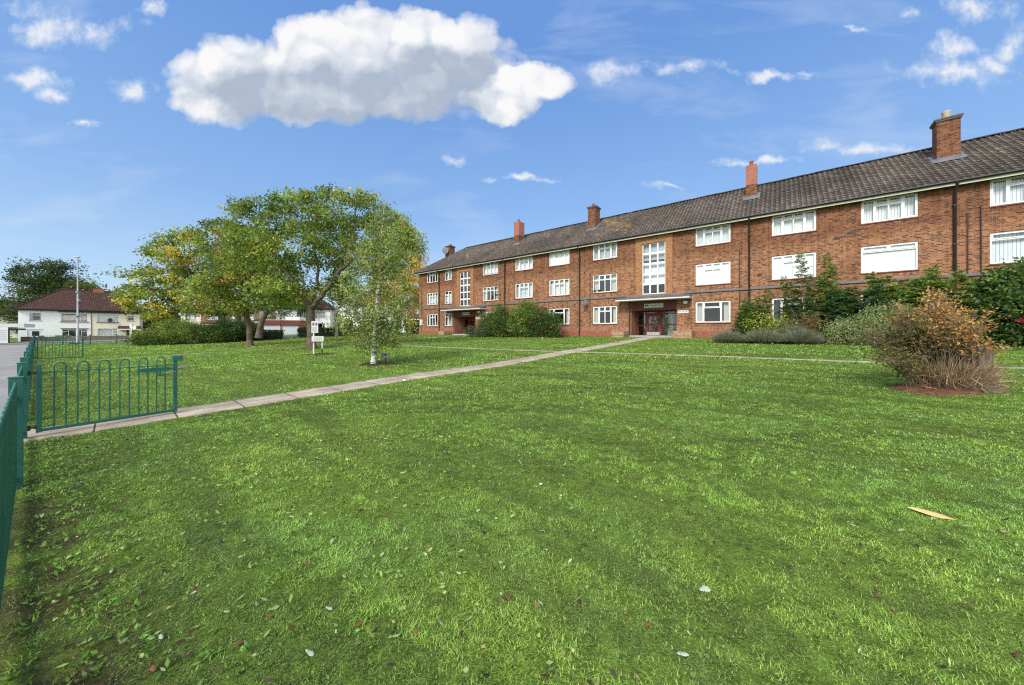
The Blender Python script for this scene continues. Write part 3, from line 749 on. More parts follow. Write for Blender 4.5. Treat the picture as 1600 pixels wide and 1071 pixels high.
# entrances
for i, sc in enumerate(STAIRS[:2]):
    a, b, c, d = sc + ENT[0], sc + ENT[1], ENT[2], ENT[3]; q = 1.5
    e = MB(); e.quad((a, q, c - .1), (a, 0, c - .1), (a, 0, d), (a, q, d)); fpart(e, 'porch_wall', M['brick']); e = MB(); e.quad((b, 0, c - .1), (b, q, c - .1), (b, q, d), (b, 0, d)); fpart(e, 'porch_wall', M['brick'])
    e = MB(); e.quad((a, 0, 3.02), (a, q, 3.02), (b, q, 3.02), (b, 0, 3.02)); e.box(a, b, -.012, .10, 3.02, d + .1); fpart(e, 'porch_fascia', M['fascia_red'])
    e = MB(); e.box(a - .1, b + .1, -.28, q + 1.7, .8, 1.20); e.box(a + .2, b - .2, -.62, -.28, .8, 1.12); fpart(e, 'porch_step', M['kerb'], .01)
    # glazed screen: sidelight, door, sidelight
    e = MB(); z0, z1 = 1.20, 3.02
    xs = [a, a + .62, a + 1.68, b]
    for x in xs: e.box(max(x - .05, a), min(x + .05, b), q - .06, q + .06, z0, z1)
    e.box(a, b, q - .055, q + .055, 2.80, 2.88); e.box(a, b, q - .052, q + .052, z1 - .08, z1)
    e.box(xs[2] + .05, b - .05, q - .05, q + .05, 1.98, 2.05); e.box(xs[0] + .05, xs[1] - .05, q - .05, q + .05, 1.92, 1.98)
    sp = fpart(e, 'door_screen', M['maroon'], .006)
    MB().quad((a + .02, q, z0 + .02), (b - .02, q, z0 + .02), (b - .02, q, z1), (a + .02, q, z1)).build('pane', M['glass'], sp)
    dr = MB(); x0, x1 = xs[1] + .05, xs[2] - .05
    for bx in ((x0, x0 + .13, z0 + .02, 2.80), (x1 - .13, x1, z0 + .02, 2.80), (x0 + .13, x1 - .13, 2.62, 2.80), (x0 + .13, x1 - .13, 1.93, 2.10), (x0 + .13, x1 - .13, z0 + .02, z0 + .30)):
        dr.box(bx[0], bx[1], q - .075, q - .02, bx[2], bx[3])
    do = fpart(dr, 'door', M['maroon'], .005)
    MB().box(x0 + .02, x1 - .02, q - .082, q - .075, z0 + .03, z0 + .24).build('kick_plate', M['lamp'], do)
    hd = MB(); hd.tube([(x1 - .065, q - .08, 2.0), (x1 - .065, q - .14, 2.0), (x1 - .065, q - .14, 2.35), (x1 - .065, q - .08, 2.35)], .014, 6); hd.build('handle', M['steel'], do)
    hl = MB(); hl.quad((sc - 1.69, q + 1.6, 1.2), (sc + 1.69, q + 1.6, 1.2), (sc + 1.69, q + 1.6, 3.2), (sc - 1.69, q + 1.6, 3.2)); hl.box(xs[2] + .35, xs[2] + .75, q + .5, q + 1.5, 1.2, 3.0); fpart(hl, 'hallway', M['hallpaint'])
    # canopy: flat white soffit and fascia under a felt slope
    L_, R_ = (-2.95, 3.0) if i == 0 else (-2.46, 2.48)
    x0, x1 = sc + L_, sc + R_; cp = .92
    e = MB(); e.box(x0, x1, -cp, -.0, 3.70, 3.78); co = fpart(e, 'canopy', M['soffit'], .008)
    e = MB(); e.add([(x0 + .03, -cp + .04, 3.782), (x1 - .03, -cp + .04, 3.782), (x1 - .03, -.052, 4.02), (x0 + .03, -.052, 4.02), (x0 + .03, -.052, 3.782), (x1 - .03, -.052, 3.782)], [(0, 1, 2, 3), (0, 3, 4), (1, 5, 2)])
    e.build('felt_roof', M['felt'], co)
    e = MB(); e.box(sc - 1.9, sc + 1.9, -.10, -.052, 4.0, 4.10); fpart(e, 'lead_flashing', M['lead'])
    e = MB(); e.tube([(a - .12, -.06, 3.70), (a - .12, -.06, 1.2)], .04, 8); fpart(e, 'downpipe', M['pipe'])
    e = MB(); e.box(b + .42, b + .68, -.14, 0, 3.36, 3.56); fpart(e, 'porch_light', M['signw'], .03)
    e = MB(); e.tube([(b + 1.0, -.02, 3.9), (b + 1.0, -.03, 3.05), (b, -.03, 3.0)], .014, 6); fpart(e, 'conduit', M['soffit'])
# chimneys
def chimney(x, w, e0, dep, top, two, pot):
    zb = ZE + (e0 + OV) * SL; zt = zb + top
    m = MB(); m.box(x - w/2, x + w/2, e0, e0 + dep, zb - .6, zt if not two else zb + .95)
    ch = fpart(m, 'chimney', M['brick'])
    if two: MB().box(x - w/2 - .004, x + w/2 + .004, e0 - .004, e0 + dep + .004, zb + .95, zt).build('upper_stack', M['brick_pink'], ch)
    else:
        k = MB(); k.box(x - w/2 - .05, x + w/2 + .05, e0 - .05, e0 + dep + .05, zt - .14, zt - .06); k.box(x - w/2 - .08, x + w/2 + .08, e0 - .08, e0 + dep + .08, zt - .06, zt + .015); k.build('chimney_cap', M['felt'], ch)
    fsh = MB(); t = .03                                   # lead apron and stepped flashing
    fsh.add([(x - w/2 - .16, e0 - .22, zb - .22 * SL + .075), (x + w/2 + .16, e0 - .22, zb - .22 * SL + .075), (x + w/2 + .16, e0 - .004, zb + .085), (x - w/2 - .16, e0 - .004, zb + .085), (x - w/2, e0 - .006, zb + .2), (x + w/2, e0 - .006, zb + .2)], [(0, 1, 2, 3), (3, 2, 5, 4)])
    for sg in (-1, 1):
        xx = x + sg * (w/2 + .006); xo = x + sg * (w/2 + .17)
        fsh.add([(xx, e0 - .02, zb + .08), (xx, e0 + dep, zb + dep * SL + .08), (xx, e0 + dep, zb + dep * SL + .24), (xx, e0 - .02, zb + .24)], [(0, 1, 2, 3)])
        fsh.add([(xx, e0 - .2, zb - .2 * SL + .085), (xo, e0 - .2, zb - .2 * SL + .085), (xo, e0 + dep, zb + dep * SL + .085), (xx, e0 + dep, zb + dep * SL + .085)], [(0, 1, 2, 3)])
    fsh.build('flashing', M['lead'], ch)
    pm = MB(); zp = zt
    if pot == 'buff': pm.lathe([(.15, 0), (.13, .1), (.15, .12), (.13, .2), (.15, .22), (.13, .3), (.16, .33), (.16, .42)], (x - .02, e0 + dep * .4, zp), 14)
    elif pot == 'pair': pm.lathe([(.11, 0), (.09, .22), (.11, .25)], (x - .15, e0 + .3, zp), 10); pm.lathe([(.11, 0), (.09, .16), (.11, .18)], (x + .18, e0 + .3, zp), 10)
    else: pm.lathe([(.12, 0), (.105, .24), (.125, .27), (.12, .32)], (x, e0 + dep * .4, zp), 12)
    pm.build('chimney_pot', M['buffpot' if pot == 'buff' else 'terracotta'], ch)
    return ch
chimney(13.15, .66, 2.1, .9, 2.35, True, 'one'); chimney(21.35, .72, 2.1, .9, 2.05, False, 'one'); chimney(32.68, .60, 2.1, .62, 2.25, True, 'one'); chimney(40.95, .78, 2.1, .70, 2.2, False, 'buff')
c1 = MB(); c1.box(.55, 1.45, 3.6, 4.4, 8.9, 12.2); c1o = fpart(c1, 'chimney', M['brick'])
k = MB(); k.box(.46, 1.54, 3.51, 4.49, 12.2, 12.3); k.build('chimney_cap', M['felt'], c1o)
k = MB(); k.lathe([(.12, 0), (.1, .2), (.12, .22)], (.85, 4, 12.3), 10); k.lathe([(.12, 0), (.1, .24), (.12, .26)], (1.2, 4, 12.3), 10); k.build('chimney_pot', M['terracotta'], c1o)
k = MB(); k.lathe([(.06, 0), (.05, .6), (.07, .62)], (7.0, 1.2, ZE + 1.55 * SL - .1), 8); fpart(k, 'vent_pipe', M['cream'])
def lettering(txt, size, parent, loc, rot, mat, align='CENTER', name='lettering'):
    cu = bpy.data.curves.new('txt', 'FONT'); cu.body = txt; cu.size = size; cu.align_x = align; cu.align_y = 'CENTER'; cu.extrude = .002
    o = bpy.data.objects.new('txt', cu); COL.objects.link(o); dg = bpy.context.evaluated_depsgraph_get(); dg.update()
    me = bpy.data.meshes.new_from_object(o.evaluated_get(dg)); bpy.data.objects.remove(o)
    me.materials.clear(); me.materials.append(mat)
    q = bpy.data.objects.new(name, me); COL.objects.link(q); q.parent = parent; q.location = loc; q.rotation_euler = rot; return q
def on_wall(name, t, y, z, label, cat, group=None):       # a thing fixed to the front
    p = P0 + t * U + y * N
    return empty(name, (p[0], p[1], z), math.atan2(U[1], U[0]), label, cat, group)
for i, sc in enumerate(STAIRS[:2]):
    w = 1.15 if i == 0 else 1.32
    s = on_wall('entrance_sign', sc + (.15 if i == 0 else .02), -.02, 3.34, ('small cream name board on the dark fascia over the farther doorway, half behind the shrubs' if i == 0 else 'cream name board on the dark red fascia over the nearer, open-fronted doorway'), 'sign', 'name boards over the doorways')
    MB().box(-w/2, w/2, -.04, 0, -.15, .15).build('board', M['signc'], s, .006)
    k = MB(); k.box(-w/2 + .06, -w/2 + .17, -.046, -.04, -.05, .07); k.box(-w/2 + .20, -w/2 + .31, -.046, -.04, -.05, .07); k.build('emblem', M['ink'], s)
    lettering('Tacona Court', .16, s, (.19, -.042, 0), (R(90), 0, 0), M['ink'])
    s = on_wall('number_plate', sc + 1.93, -.006, 2.84, ('white door-number plate beside the farther doorway, above the shrubs' if i == 0 else 'white door-number plate on the brickwork right of the nearer doorway'), 'sign', 'number plates beside the doorways')
    MB().box(-.33, .33, -.02, 0, -.1, .1).build('board', M['signw'], s, .004)
    lettering('67 - 78 - 88' if i else '55 - 66', .11, s, (0, -.022, 0), (R(90), 0, 0), M['ink'])
s = on_wall('notice_plate', .42, -.005, 2.55, 'small blank white notice plate low on the end of the brick wall', 'sign'); MB().box(-.24, .24, -.02, 0, -.33, .33).build('board', M['signw'], s, .004)
s = on_wall('satellite_dish', 21.92, -.02, 3.62, 'grey satellite dish on the brick wall beside a downpipe', 'satellite dish')
k = MB(); k.lathe([(.02, -.06), (.14, -.045), (.25, 0), (.262, .004)], (0, 0, 0), 20); do = k.build('dish', M['lead'], s); do.location = (0, -.34, .16); do.rotation_euler = (R(74), 0, R(-22))
k = MB(); k.tube([(0, 0, 0), (0, -.22, .03), (0, -.3, .16)], .02, 6); k.tube([(0, -.3, .0), (-.05, -.62, .06)], .012, 6); k.box(-.08, -.02, -.68, -.58, .03, .1); k.build('bracket', M['steel'], s)
s = on_wall('satellite_dish', 1.0, 3.42, 11.65, 'round grey satellite dish on the far end chimney', 'satellite dish')
k = MB(); k.lathe([(.02, -.07), (.25, -.05), (.42, 0), (.44, .005)], (0, 0, 0), 20); do = k.build('dish', M['lead'], s); do.location = (0, -.2, 0); do.rotation_euler = (R(84), 0, R(25))
k = MB(); k.tube([(0, .17, -.1), (0, -.12, -.02)], .025, 6); k.tube([(0, -.2, -.35), (0, -.55, -.1)], .015, 6); k.build('bracket', M['steel'], s)
for i, (t0, t1) in enumerate(((24.45, 25.35), (28.65, 29.75), (6.9 - 1.9, 6.9 - 1.0))):
    p = P0 + (t0 + t1) / 2 * U - .66 * N
    b = empty('brick_planter', (p[0], p[1], .95), math.atan2(U[1], U[0]), ('low brick planter left of the nearer doorway', 'larger low brick planter right of the nearer doorway', 'stepped low brick planter beside the farther doorway')[i], 'planter', 'brick planters at the doorways')
    w = (t1 - t0) / 2; k = MB(); h = (.55, .60, .55)[i]
    for bx in ((-w, w, -.55, -.43), (-w, w, .43, .55), (-w, -w + .12, -.43, .43), (w - .12, w, -.43, .43)): k.box(bx[0], bx[1], bx[2], bx[3], -.1, h)
    k.build('brickwork', M['brick_buff'], b, .008); MB().box(-w + .12, w - .12, -.43, .43, -.05, h - .07).build('soil', M['soil'], b)
# ------------------------------------------------------------------ houses across the road
def hip_roof(w, d, ze, zr, ov=.4, gable=False):
    m = MB(); x0, x1, y0, y1 = -ov, w + ov, -ov, d + ov; r = 0 if gable else (y1 - y0) / 2 * .92; ym = d / 2
    vs = [(x0, y0, ze), (x1, y0, ze), (x1, y1, ze), (x0, y1, ze), (x0 + r, ym, zr), (x1 - r, ym, zr)]
    m.add(vs, [(0, 1, 5, 4), (2, 3, 4, 5), (3, 0, 4), (1, 2, 5)])
    b = [(x, y, z - .14) for x, y, z in vs[:4]]; m.add(b + vs[:4], [(3, 2, 1, 0), (0, 1, 5, 4), (1, 2, 6, 5), (2, 3, 7, 6), (3, 0, 4, 7)])
    m.tube([vs[4], vs[5]], .11, 6)
    if not gable:
        for i, j in ((0, 4), (3, 4), (1, 5), (2, 5)): m.tube([vs[i], vs[j]], .1, 6)
    return m
def house(p, ang, w, d, ze, zr, label, walls, roof, windows, doors=(), gable=False, bays=(), porches=(), chims=(), extra=None, bands=()):
    """walls: [(x0, x1, material)] along the front; windows: (xc, w, z0, h, kind, curtain)"""
    z = float(gz(p[0], p[1])) - .02; h = empty('house', (p[0], p[1], z), ang, label, 'house', 'houses across the road')
    for x0, x1, mat in walls:
        m = MB(); hs = [(xc - ww/2, xc + ww/2, z0, z0 + hh) for xc, ww, z0, hh, *_ in windows if x0 <= xc <= x1] + [(xc - ww/2, xc + ww/2, 0, hh) for xc, ww, hh, *_ in doors if x0 <= xc <= x1]
        wall_cells(m, x0, x1, 0, ze, hs)
        for a, b, c, e in hs:
            q = .12; m.quad((a, 0, c), (a, 0, e), (a, q, e), (a, q, c)); m.quad((b, 0, e), (b, 0, c), (b, q, c), (b, q, e)); m.quad((a, 0, e), (b, 0, e), (b, q, e), (a, q, e)); m.quad((a, 0, c), (a, q, c), (b, q, c), (b, 0, c))
        if x0 == 0: m.quad((0, d, 0), (0, 0, 0), (0, 0, ze), (0, d, ze))
        if x1 == w: m.quad((w, 0, 0), (w, d, 0), (w, d, ze), (w, 0, ze))
        m.quad((x1, d, 0), (x0, d, 0), (x0, d, ze), (x1, d, ze)); m.build('wall', M[mat], h)
    MB().quad((.2, 2.2, 0), (w - .2, 2.2, 0), (w - .2, 2.2, ze - .1), (.2, 2.2, ze - .1)).build('interior', M['dark'], h)
    hip_roof(w, d, ze + .02, zr, gable=gable).build('roof', M[roof], h)
    g = MB(); g.tube([(-.42, -.46, ze - .04), (w + .42, -.46, ze - .04)], .06, 6); g.box(-.38, w + .38, -.38, -.35, ze - .24, ze - .125); g.build('gutter', M['gutter'], h)
    for a in windows: window(a[0], a[1] - .01, a[2] + .005, a[3] - .01, a[4], a[5], 'window', h, 0, 'white', .04)
    for xc, ww, hh, mat, gl in doors:
        k = MB(); k.box(-ww/2, ww/2, .06, .12, 0, hh); o = k.build('door', M[mat], h); o.location = (xc, 0, 0)
        if gl: MB().box(-ww * .22, ww * .22, .052, .06, hh * .45, hh * .85).build('pane', M['dark'], o)
        MB().box(ww * .34, ww * .40, .02, .06, hh * .46, hh * .52).build('handle', M['steel'], o)
    for x0, x1, mat, z0, z1 in bands: MB().box(x0, x1, -.06, 0, z0, z1).build('band', M[mat], h)
    for x0, x1, dp, z0, z1, mat in porches:
        k = MB(); k.add([(x0, -dp, z0), (x1, -dp, z0), (x1, 0, z1), (x0, 0, z1), (x0, -dp, z0 - .1), (x1, -dp, z0 - .1), (x1, 0, z0 - .1), (x0, 0, z0 - .1)], [(0, 1, 2, 3), (4, 5, 1, 0), (7, 6, 5, 4), (4, 0, 3, 7), (5, 6, 2, 1)])
        k.build('porch_roof', M[mat], h)
        k = MB(); k.box(x0 - .03, x1 + .03, -dp - .05, -dp, z0 - .16, z0 + .01); k.build('porch_fascia', M['white'], h)
        if dp > 1:
            k = MB()
            for x in (x0 + .08, x1 - .08): k.box(x - .06, x + .06, -dp + .05, -dp + .17, 0, z0 - .1)
            k.build('porch_post', M['white'], h)
    for x, y, hh in chims:
        k = MB(); k.box(x - .45, x + .45, y - .3, y + .3, zr - 1.6, zr + hh); c = k.build('chimney', M['brick_red'], h)
        k = MB(); k.lathe([(.13, 0), (.1, .3), (.13, .34)], (x - .2, y, zr + hh), 8); k.lathe([(.13, 0), (.1, .3), (.13, .34)], (x + .2, y, zr + hh), 8); k.build('chimney_pot', M['terracotta'], c)
    return h
a1 = R(45)
h1 = house((-70.9, 49.0), a1, 14.0, 8.4, 4.75, 8.15, 'white and cream rendered pair of houses with a red hipped roof, beyond the lamp post',
  [(0, 7.9, 'render_white'), (7.9, 14.0, 'render_cream')], 'roof_red',
  [(1.75, 1.3, 3.05, 1.15, 'small', 'sides'), (5.95, 3.0, 3.0, 1.2, 'housel', 'netlow'), (6.0, 2.9, .62, 1.2, 'house', 'drapes'), (9.9, 2.6, 3.0, 1.15, 'housel', 'vblind'), (12.8, .95, 3.2, .85, 'small', 'none'), (9.9, 2.5, .75, 1.15, 'housel', 'vblind')],
  [(1.75, 1.7, 1.75, 'white', True), (12.75, 1.0, 1.75, 'black', False)], porches=[(11.2, 14.2, .9, 1.85, 2.35, 'roof_red')])
h1.scale.x = .843
k = MB(); k.box(7.86, 7.94, -.06, 0, 0, 4.5); k.build('downpipe', M['sill'], h1)
k = MB(); k.box(4.2, 8.0, -.30, -.01, 4.38, 4.52); k.box(8.1, 13.9, -.3, -.01, 4.38, 4.5); k.build('eaves_board', M['black'], h1)
k = MB(); k.box(7.6, 9.0, 3.9, 4.6, 6.6, 8.5); k.build('chimney', M['brick_red'], h1); k = MB(); k.box(7.55, 9.05, 3.1, 3.9, 6.9, 7.0); k.build('flashing', M['signw'], h1)
k = MB(); k.box(4.3, 7.6, -.10, 0, 2.88, 2.97); k.box(8.5, 11.3, -.10, 0, 2.88, 2.97); k.box(4.4, 7.6, -.1, 0, 1.86, 1.94); k.build('window_ledge', M['sill'], h1)
k = MB(); k.lathe([(.02, -.05), (.2, -.03), (.34, .02)], (0, 0, 0), 14); o = k.build('aerial_dish', M['black'], h1); o.location = (10.2, -.3, 3.25); o.rotation_euler = (R(80), 0, 0)
a2 = math.atan2(.30, 1.)
h2 = house((-65.0, 67.0), a2, 14.5, 7, 4.9, 6.9, 'brick pair of houses with a cream gable end and lean-to porches, behind the clipped shrubs',
  [(0, 3.2, 'render_cream'), (3.2, 14.5, 'brick_garden')], 'roof_brown',
  [(1.6, 1.8, 3.3, 1.2, 'house', 'net'), (5.4, 2.2, 3.3, 1.2, 'house', 'netgrey'), (8.6, 1.0, 3.5, 1., 'small', 'net'), (11.4, 2.2, 3.3, 1.2, 'house', 'net'), (11.4, 2.2, .9, 1.25, 'house', 'net'), (4.8, 2.2, .9, 1.25, 'house', 'sides')],
  [(8.6, 1., 2.05, 'white', True)], porches=[(3.4, 7., 1.0, 2.35, 2.9, 'roof_brown'), (7.4, 13.2, 1.4, 2.5, 3.05, 'roof_brown')], chims=[(6.7, 4, .8)])
h3 = house((-48.8, 64.5), a2, 13.0, 8, 5.1, 8.0, 'white rendered pair of houses with a brown brick end, behind the yellowing tree',
  [(0, 3.6, 'brick_garden'), (3.6, 13.0, 'render_white')], 'roof_red',
  [(1.8, 1.7, 3.3, 1.2, 'house', 'net'), (5.3, 1.9, 3.3, 1.2, 'house', 'net'), (7.9, 1.5, 3.3, 1.2, 'house', 'netgrey'), (5.3, 2.2, .9, 1.3, 'house', 'net'), (11.2, 1.9, 3.3, 1.2, 'house', 'net'), (11.2, 1.9, .9, 1.3, 'house', 'dark')],
  [(2., 1., 2.05, 'maroon', True), (8.1, 1., 2.05, 'white', True)], porches=[(.3, 3.4, 1.0, 2.4, 2.9, 'roof_red')], chims=[(6.5, 4, .9)])
h4 = house((-31.4, 62.5), a2, 11.4, 8, 5.3, 8.2, 'white rendered pair of houses with dark timber framing, behind the slim pale trunk',
  [(0, 11.4, 'render_white')], 'roof_brown',
  [(1.8, 1.8, 3.4, 1.25, 'house', 'net'), (4.6, 1.2, 3.5, 1.1, 'small', 'dark'), (8.4, 2.4, 3.3, 1.3, 'house', 'net'), (1.6, 1.1, .85, 1.5, 'small', 'dark'), (5.3, 1.7, 1.0, 1.3, 'house', 'sides'), (9.4, 2.0, .9, 1.3, 'house', 'sides')],
  [(7.1, 1., 2.05, 'black', False)], porches=[(3.6, 7.9, .8, 2.5, 2.95, 'roof_brown')], chims=[(5.7, 4, .9)])
k = MB()
for x in (.9, 2.9, 3.7, 5.5, 6.9, 7.4, 9.8, 10.6): k.box(x - .05, x + .05, -.02, 0, 3.0, 5.1)
k.box(.1, 11.3, -.025, 0, 2.98, 3.08); k.build('timber_framing', M['black'], h4)
h5 = house((-18.6, 60.5), a2, 12.5, 8, 5.4, 8.4, 'brick house with a white bay front, just left of the end of the flats',
  [(0, 4.4, 'brick_red'), (4.4, 8., 'render_white'), (8., 12.5, 'brick_red')], 'roof_red',
  [(2.3, 1.9, 3.4, 1.3, 'house', 'net'), (6.2, 2.2, 3.4, 1.3, 'house', 'net'), (2.3, 1.9, 1., 1.3, 'house', 'sides'), (6.2, 2.4, 1., 1.3, 'house', 'net')],
  [(9., 1., 2.05, 'white', True)], porches=[(.4, 4.2, .8, 2.5, 2.95, 'roof_red')], chims=[(6., 4, .9)])
h6 = house((-116.5, 70.5), .29, 13.0, 8, 5.3, 8.2, 'far ivory house with a dark roof, past the white carport', [(0, 13., 'render_old')], 'roof_brown',
  [(11., 1.9, 3.4, 1.2, 'house', 'netgrey'), (7., 1.9, 3.4, 1.2, 'house', 'netgrey'), (11., 1.9, .9, 1.2, 'house', 'dark')], [(8.5, 1., 2.05, 'black', False)])
# garages with a red fascia, a carport, garden walls and a parked car
p = (-42.2, 57.5); g = empty('garage_block', (*p, float(gz(*p))), a2, 'pair of flat-roofed garages with a red fascia and pale doors, behind the hedge', 'garage')
k = MB(); wall_cells(k, 0, 5.8, 0, 2.5, [(.25, 2.75, 0, 1.75), (3.05, 5.55, 0, 1.75)]); k.quad((0, 5, 0), (0, 0, 0), (0, 0, 2.5), (0, 5, 2.5)); k.quad((5.8, 0, 0), (5.8, 5, 0), (5.8, 5, 2.5), (5.8, 0, 2.5)); k.build('wall', M['brick_red'], g)
for x in (.25, 3.05):
    k = MB(); k.box(x, x + 2.5, .08, .12, 0, 1.75)
    for i in range(9): k.box(x + .06 + i * .27, x + .28 + i * .27, .065, .08, .06, 1.69)
    k.build('garage_door', M['shutter'], g)
k = MB(); k.box(-.1, 5.9, -.1, 5.1, 2.46, 2.56); k.build('roof', M['felt'], g); k = MB(); k.box(-.1, 2.86, -.16, -.02, 1.78, 2.5); k.box(2.94, 5.9, -.16, -.02, 1.72, 2.44); k.build('fascia', M['redfascia'], g)
k = MB(); k.box(-.12, 2.87, -.17, -.02, 2.56, 2.63); k.box(3.2, 5.4, 1.0, 4.5, 2.57, 3.2); k.build('parapet', M['signw'], g)
p = (-63.8, 43.2); c = empty('carport', (*p, float(gz(*p))), a1, 'white carport with a patterned block screen beside the white house', 'carport')
k = MB(); k.box(-6, 1.2, 0, 5, 2.0, 2.45); k.build('roof', M['signw'], c)
k = MB(); k.box(-6, .0, 0, .2, 0, 1.98)
scr = k.build('screen_wall', M['render_white'], c); k = MB()
for j in range(6):
    for i in range(30): x = -5.8 + i * .19; z = .35 + j * .24; k.add([(x, -.02, z), (x + .1, -.02, z + .06), (x + .19, -.02, z), (x + .19, -.02, z + .04), (x + .1, -.02, z + .1), (x, -.02, z + .04)], [(0, 1, 4, 5), (1, 2, 3, 4)])
k.build('pattern', M['ink_soft'], scr)
k = MB(); k.box(.0, 1.3, .02, .22, 1.62, 1.84); k.box(.0, .1, .02, .22, 0, 1.62); k.build('frame', M['black'], c)
def gwall(p, q, h, th, mat, label, bump=.0, pill=None):
    p = np.array(p); q = np.array(q); L = np.linalg.norm(q - p); z = float(gz(*p)); o = empty('garden_wall', (*p, z), math.atan2(*(q - p)[::-1]), label, 'wall', 'front garden walls')
    k = MB(); n = max(1, int(L / .45))
    for i in range(n):
        hh = h + (rng.normal() * bump if bump else 0); k.box(L * i / n + .003, L * (i + 1) / n - .003, -th/2, th/2, -.1, hh)
    if not bump: k = MB(); k.box(0, L, -th/2, th/2, -.1, h)
    k.build('walling', M[mat], o)
    k = MB(); k.box(-.03, L + .03, -th/2 - .03, th/2 + .03, h, h + .06)
    if not bump: k.build('coping', M['kerb'], o)
    if pill is not None:
        k = MB(); k.box(L * pill - .2, L * pill + .2, -.22, .22, -.1, h + .22); k.build('pillar', M['brick_garden'], o)
gwall((-64.9, 45.1), (-61.65, 48.35), .78, .3, 'brick_stone', 'rough rubble garden wall in front of the white half of the pair', .07)
gwall((-61.6, 48.4), (-57.1, 52.9), .74, .24, 'brick_garden', 'brick garden wall in front of the cream half of the pair', 0, .04)
gwall((-15.5, 55.0), (-9., 57.0), 1.7, .24, 'brick_red', 'red brick garden wall near the end of the flats')
p = (-43.6, 53.2); car = empty('parked_car', (*p, float(gz(*p))), a2 + .2, 'white hatchback car parked beyond the hedge by the garages', 'car')
k = MB(); prof = [(-2.0, .35), (-2.05, .75), (-1.85, .95), (-1.1, 1.02), (-.45, 1.45), (.85, 1.48), (1.75, 1.0), (2.0, .9), (2.02, .35)]
n = len(prof); k.add([(x, y * (1 if z < 1.1 else .82), z) for y in (-.85, .85) for x, z in prof], [tuple(range(n))[::-1], tuple(range(n, 2*n))] + [(i, i+1, n+i+1, n+i) for i in range(n - 1)]); k.build('body', M['carwhite'], car, .05)
k = MB(); k.add([(-.98, -.80, 1.06), (-.42, -.722, 1.40), (.8, -.722, 1.42), (1.5, -.80, 1.06)], [(0, 1, 2, 3)]); k.add([(-.98, .80, 1.06), (-.42, .722, 1.40), (.8, .722, 1.42), (1.5, .80, 1.06)], [(3, 2, 1, 0)]); k.add([(-1.08, -.7, 1.06), (-1.08, .7, 1.06), (-.5, .62, 1.43), (-.5, -.62, 1.43)], [(3, 2, 1, 0)]); k.build('side_window', M['black'], car)
for x in (-1.3, 1.3):
    for y in (-.86, .86):
        k = MB(); k.tube([(0, -.1, 0), (0, .1, 0)], .32, 16); o = k.build('wheel', M['rubber'], car); o.location = (x, y, .32); k = MB(); k.tube([(0, -.11, 0), (0, .11, 0)], .19, 12); k.build('hub_cap', M['lamp'], o)
# lamp post
p = (-50.9, 40.0); L = empty('street_lamp', (*p, float(gz(*p))), 0, 'tall pale grey street lamp column in front of the white and cream pair', 'lamp post')
k = MB(); k.lathe([(.13, 0), (.13, 1.6), (.085, 1.7), (.05, 10.0)], (0, 0, 0), 12); k.build('column', M['lamp'], L)
k = MB(); k.tube([(0, 0, 9.9), (0, 0, 10.1)], .06, 8); k.build('arm', M['lamp'], L); k = MB(); k.box(-.34, .2, -.11, .11, 10.1, 10.2); k.build('lantern', M['lamp'], L, .02)
k = MB(); k.box(-.12, .12, -.14, .14, 6.0, 6.12); k.box(.12, .3, -.1, .1, 5.0, 5.25); k.box(-.1, .1, -.2, .2, 3.15, 3.3); k.build('bracket', M['steel'], L)
p = (-40.65, 36.44); L = empty('gatepost', (*p, float(gz(*p))), .3, 'slim white painted post with a small side plate at the end of the shrubs', 'post')
k = MB(); k.box(-.1, .1, -.06, .06, -.1, 2.15); k.build('post', M['signw'], L, .01); k = MB(); k.box(.10, .42, -.03, .03, 1.6, 1.95); k.build('plate', M['signw'], L)
# ------------------------------------------------------------------ trees
def blend(cols, n_cl, idx, wts, jitter=.16):
    """each leaf cluster leans to one colour, its leaves vary about it"""
    main = palette(n_cl, cols, wts)[idx]; other = palette(len(idx), cols, wts)
    k = rng.uniform(0, .6, (len(idx), 1)) ** 1.3; c = main * (1 - k) + other * k; tone = rng.uniform(.72, 1.28, (n_cl, 1))[idx]
    return np.clip(c * tone * rng.uniform(1 - jitter, 1 + jitter, (len(idx), 1)), .004, .8)
def colf(cols, wts): return lambda pos, idx, n: blend(cols, n, idx, wts)
def gbase(x, y): return (x, y, float(gz(x, y)))
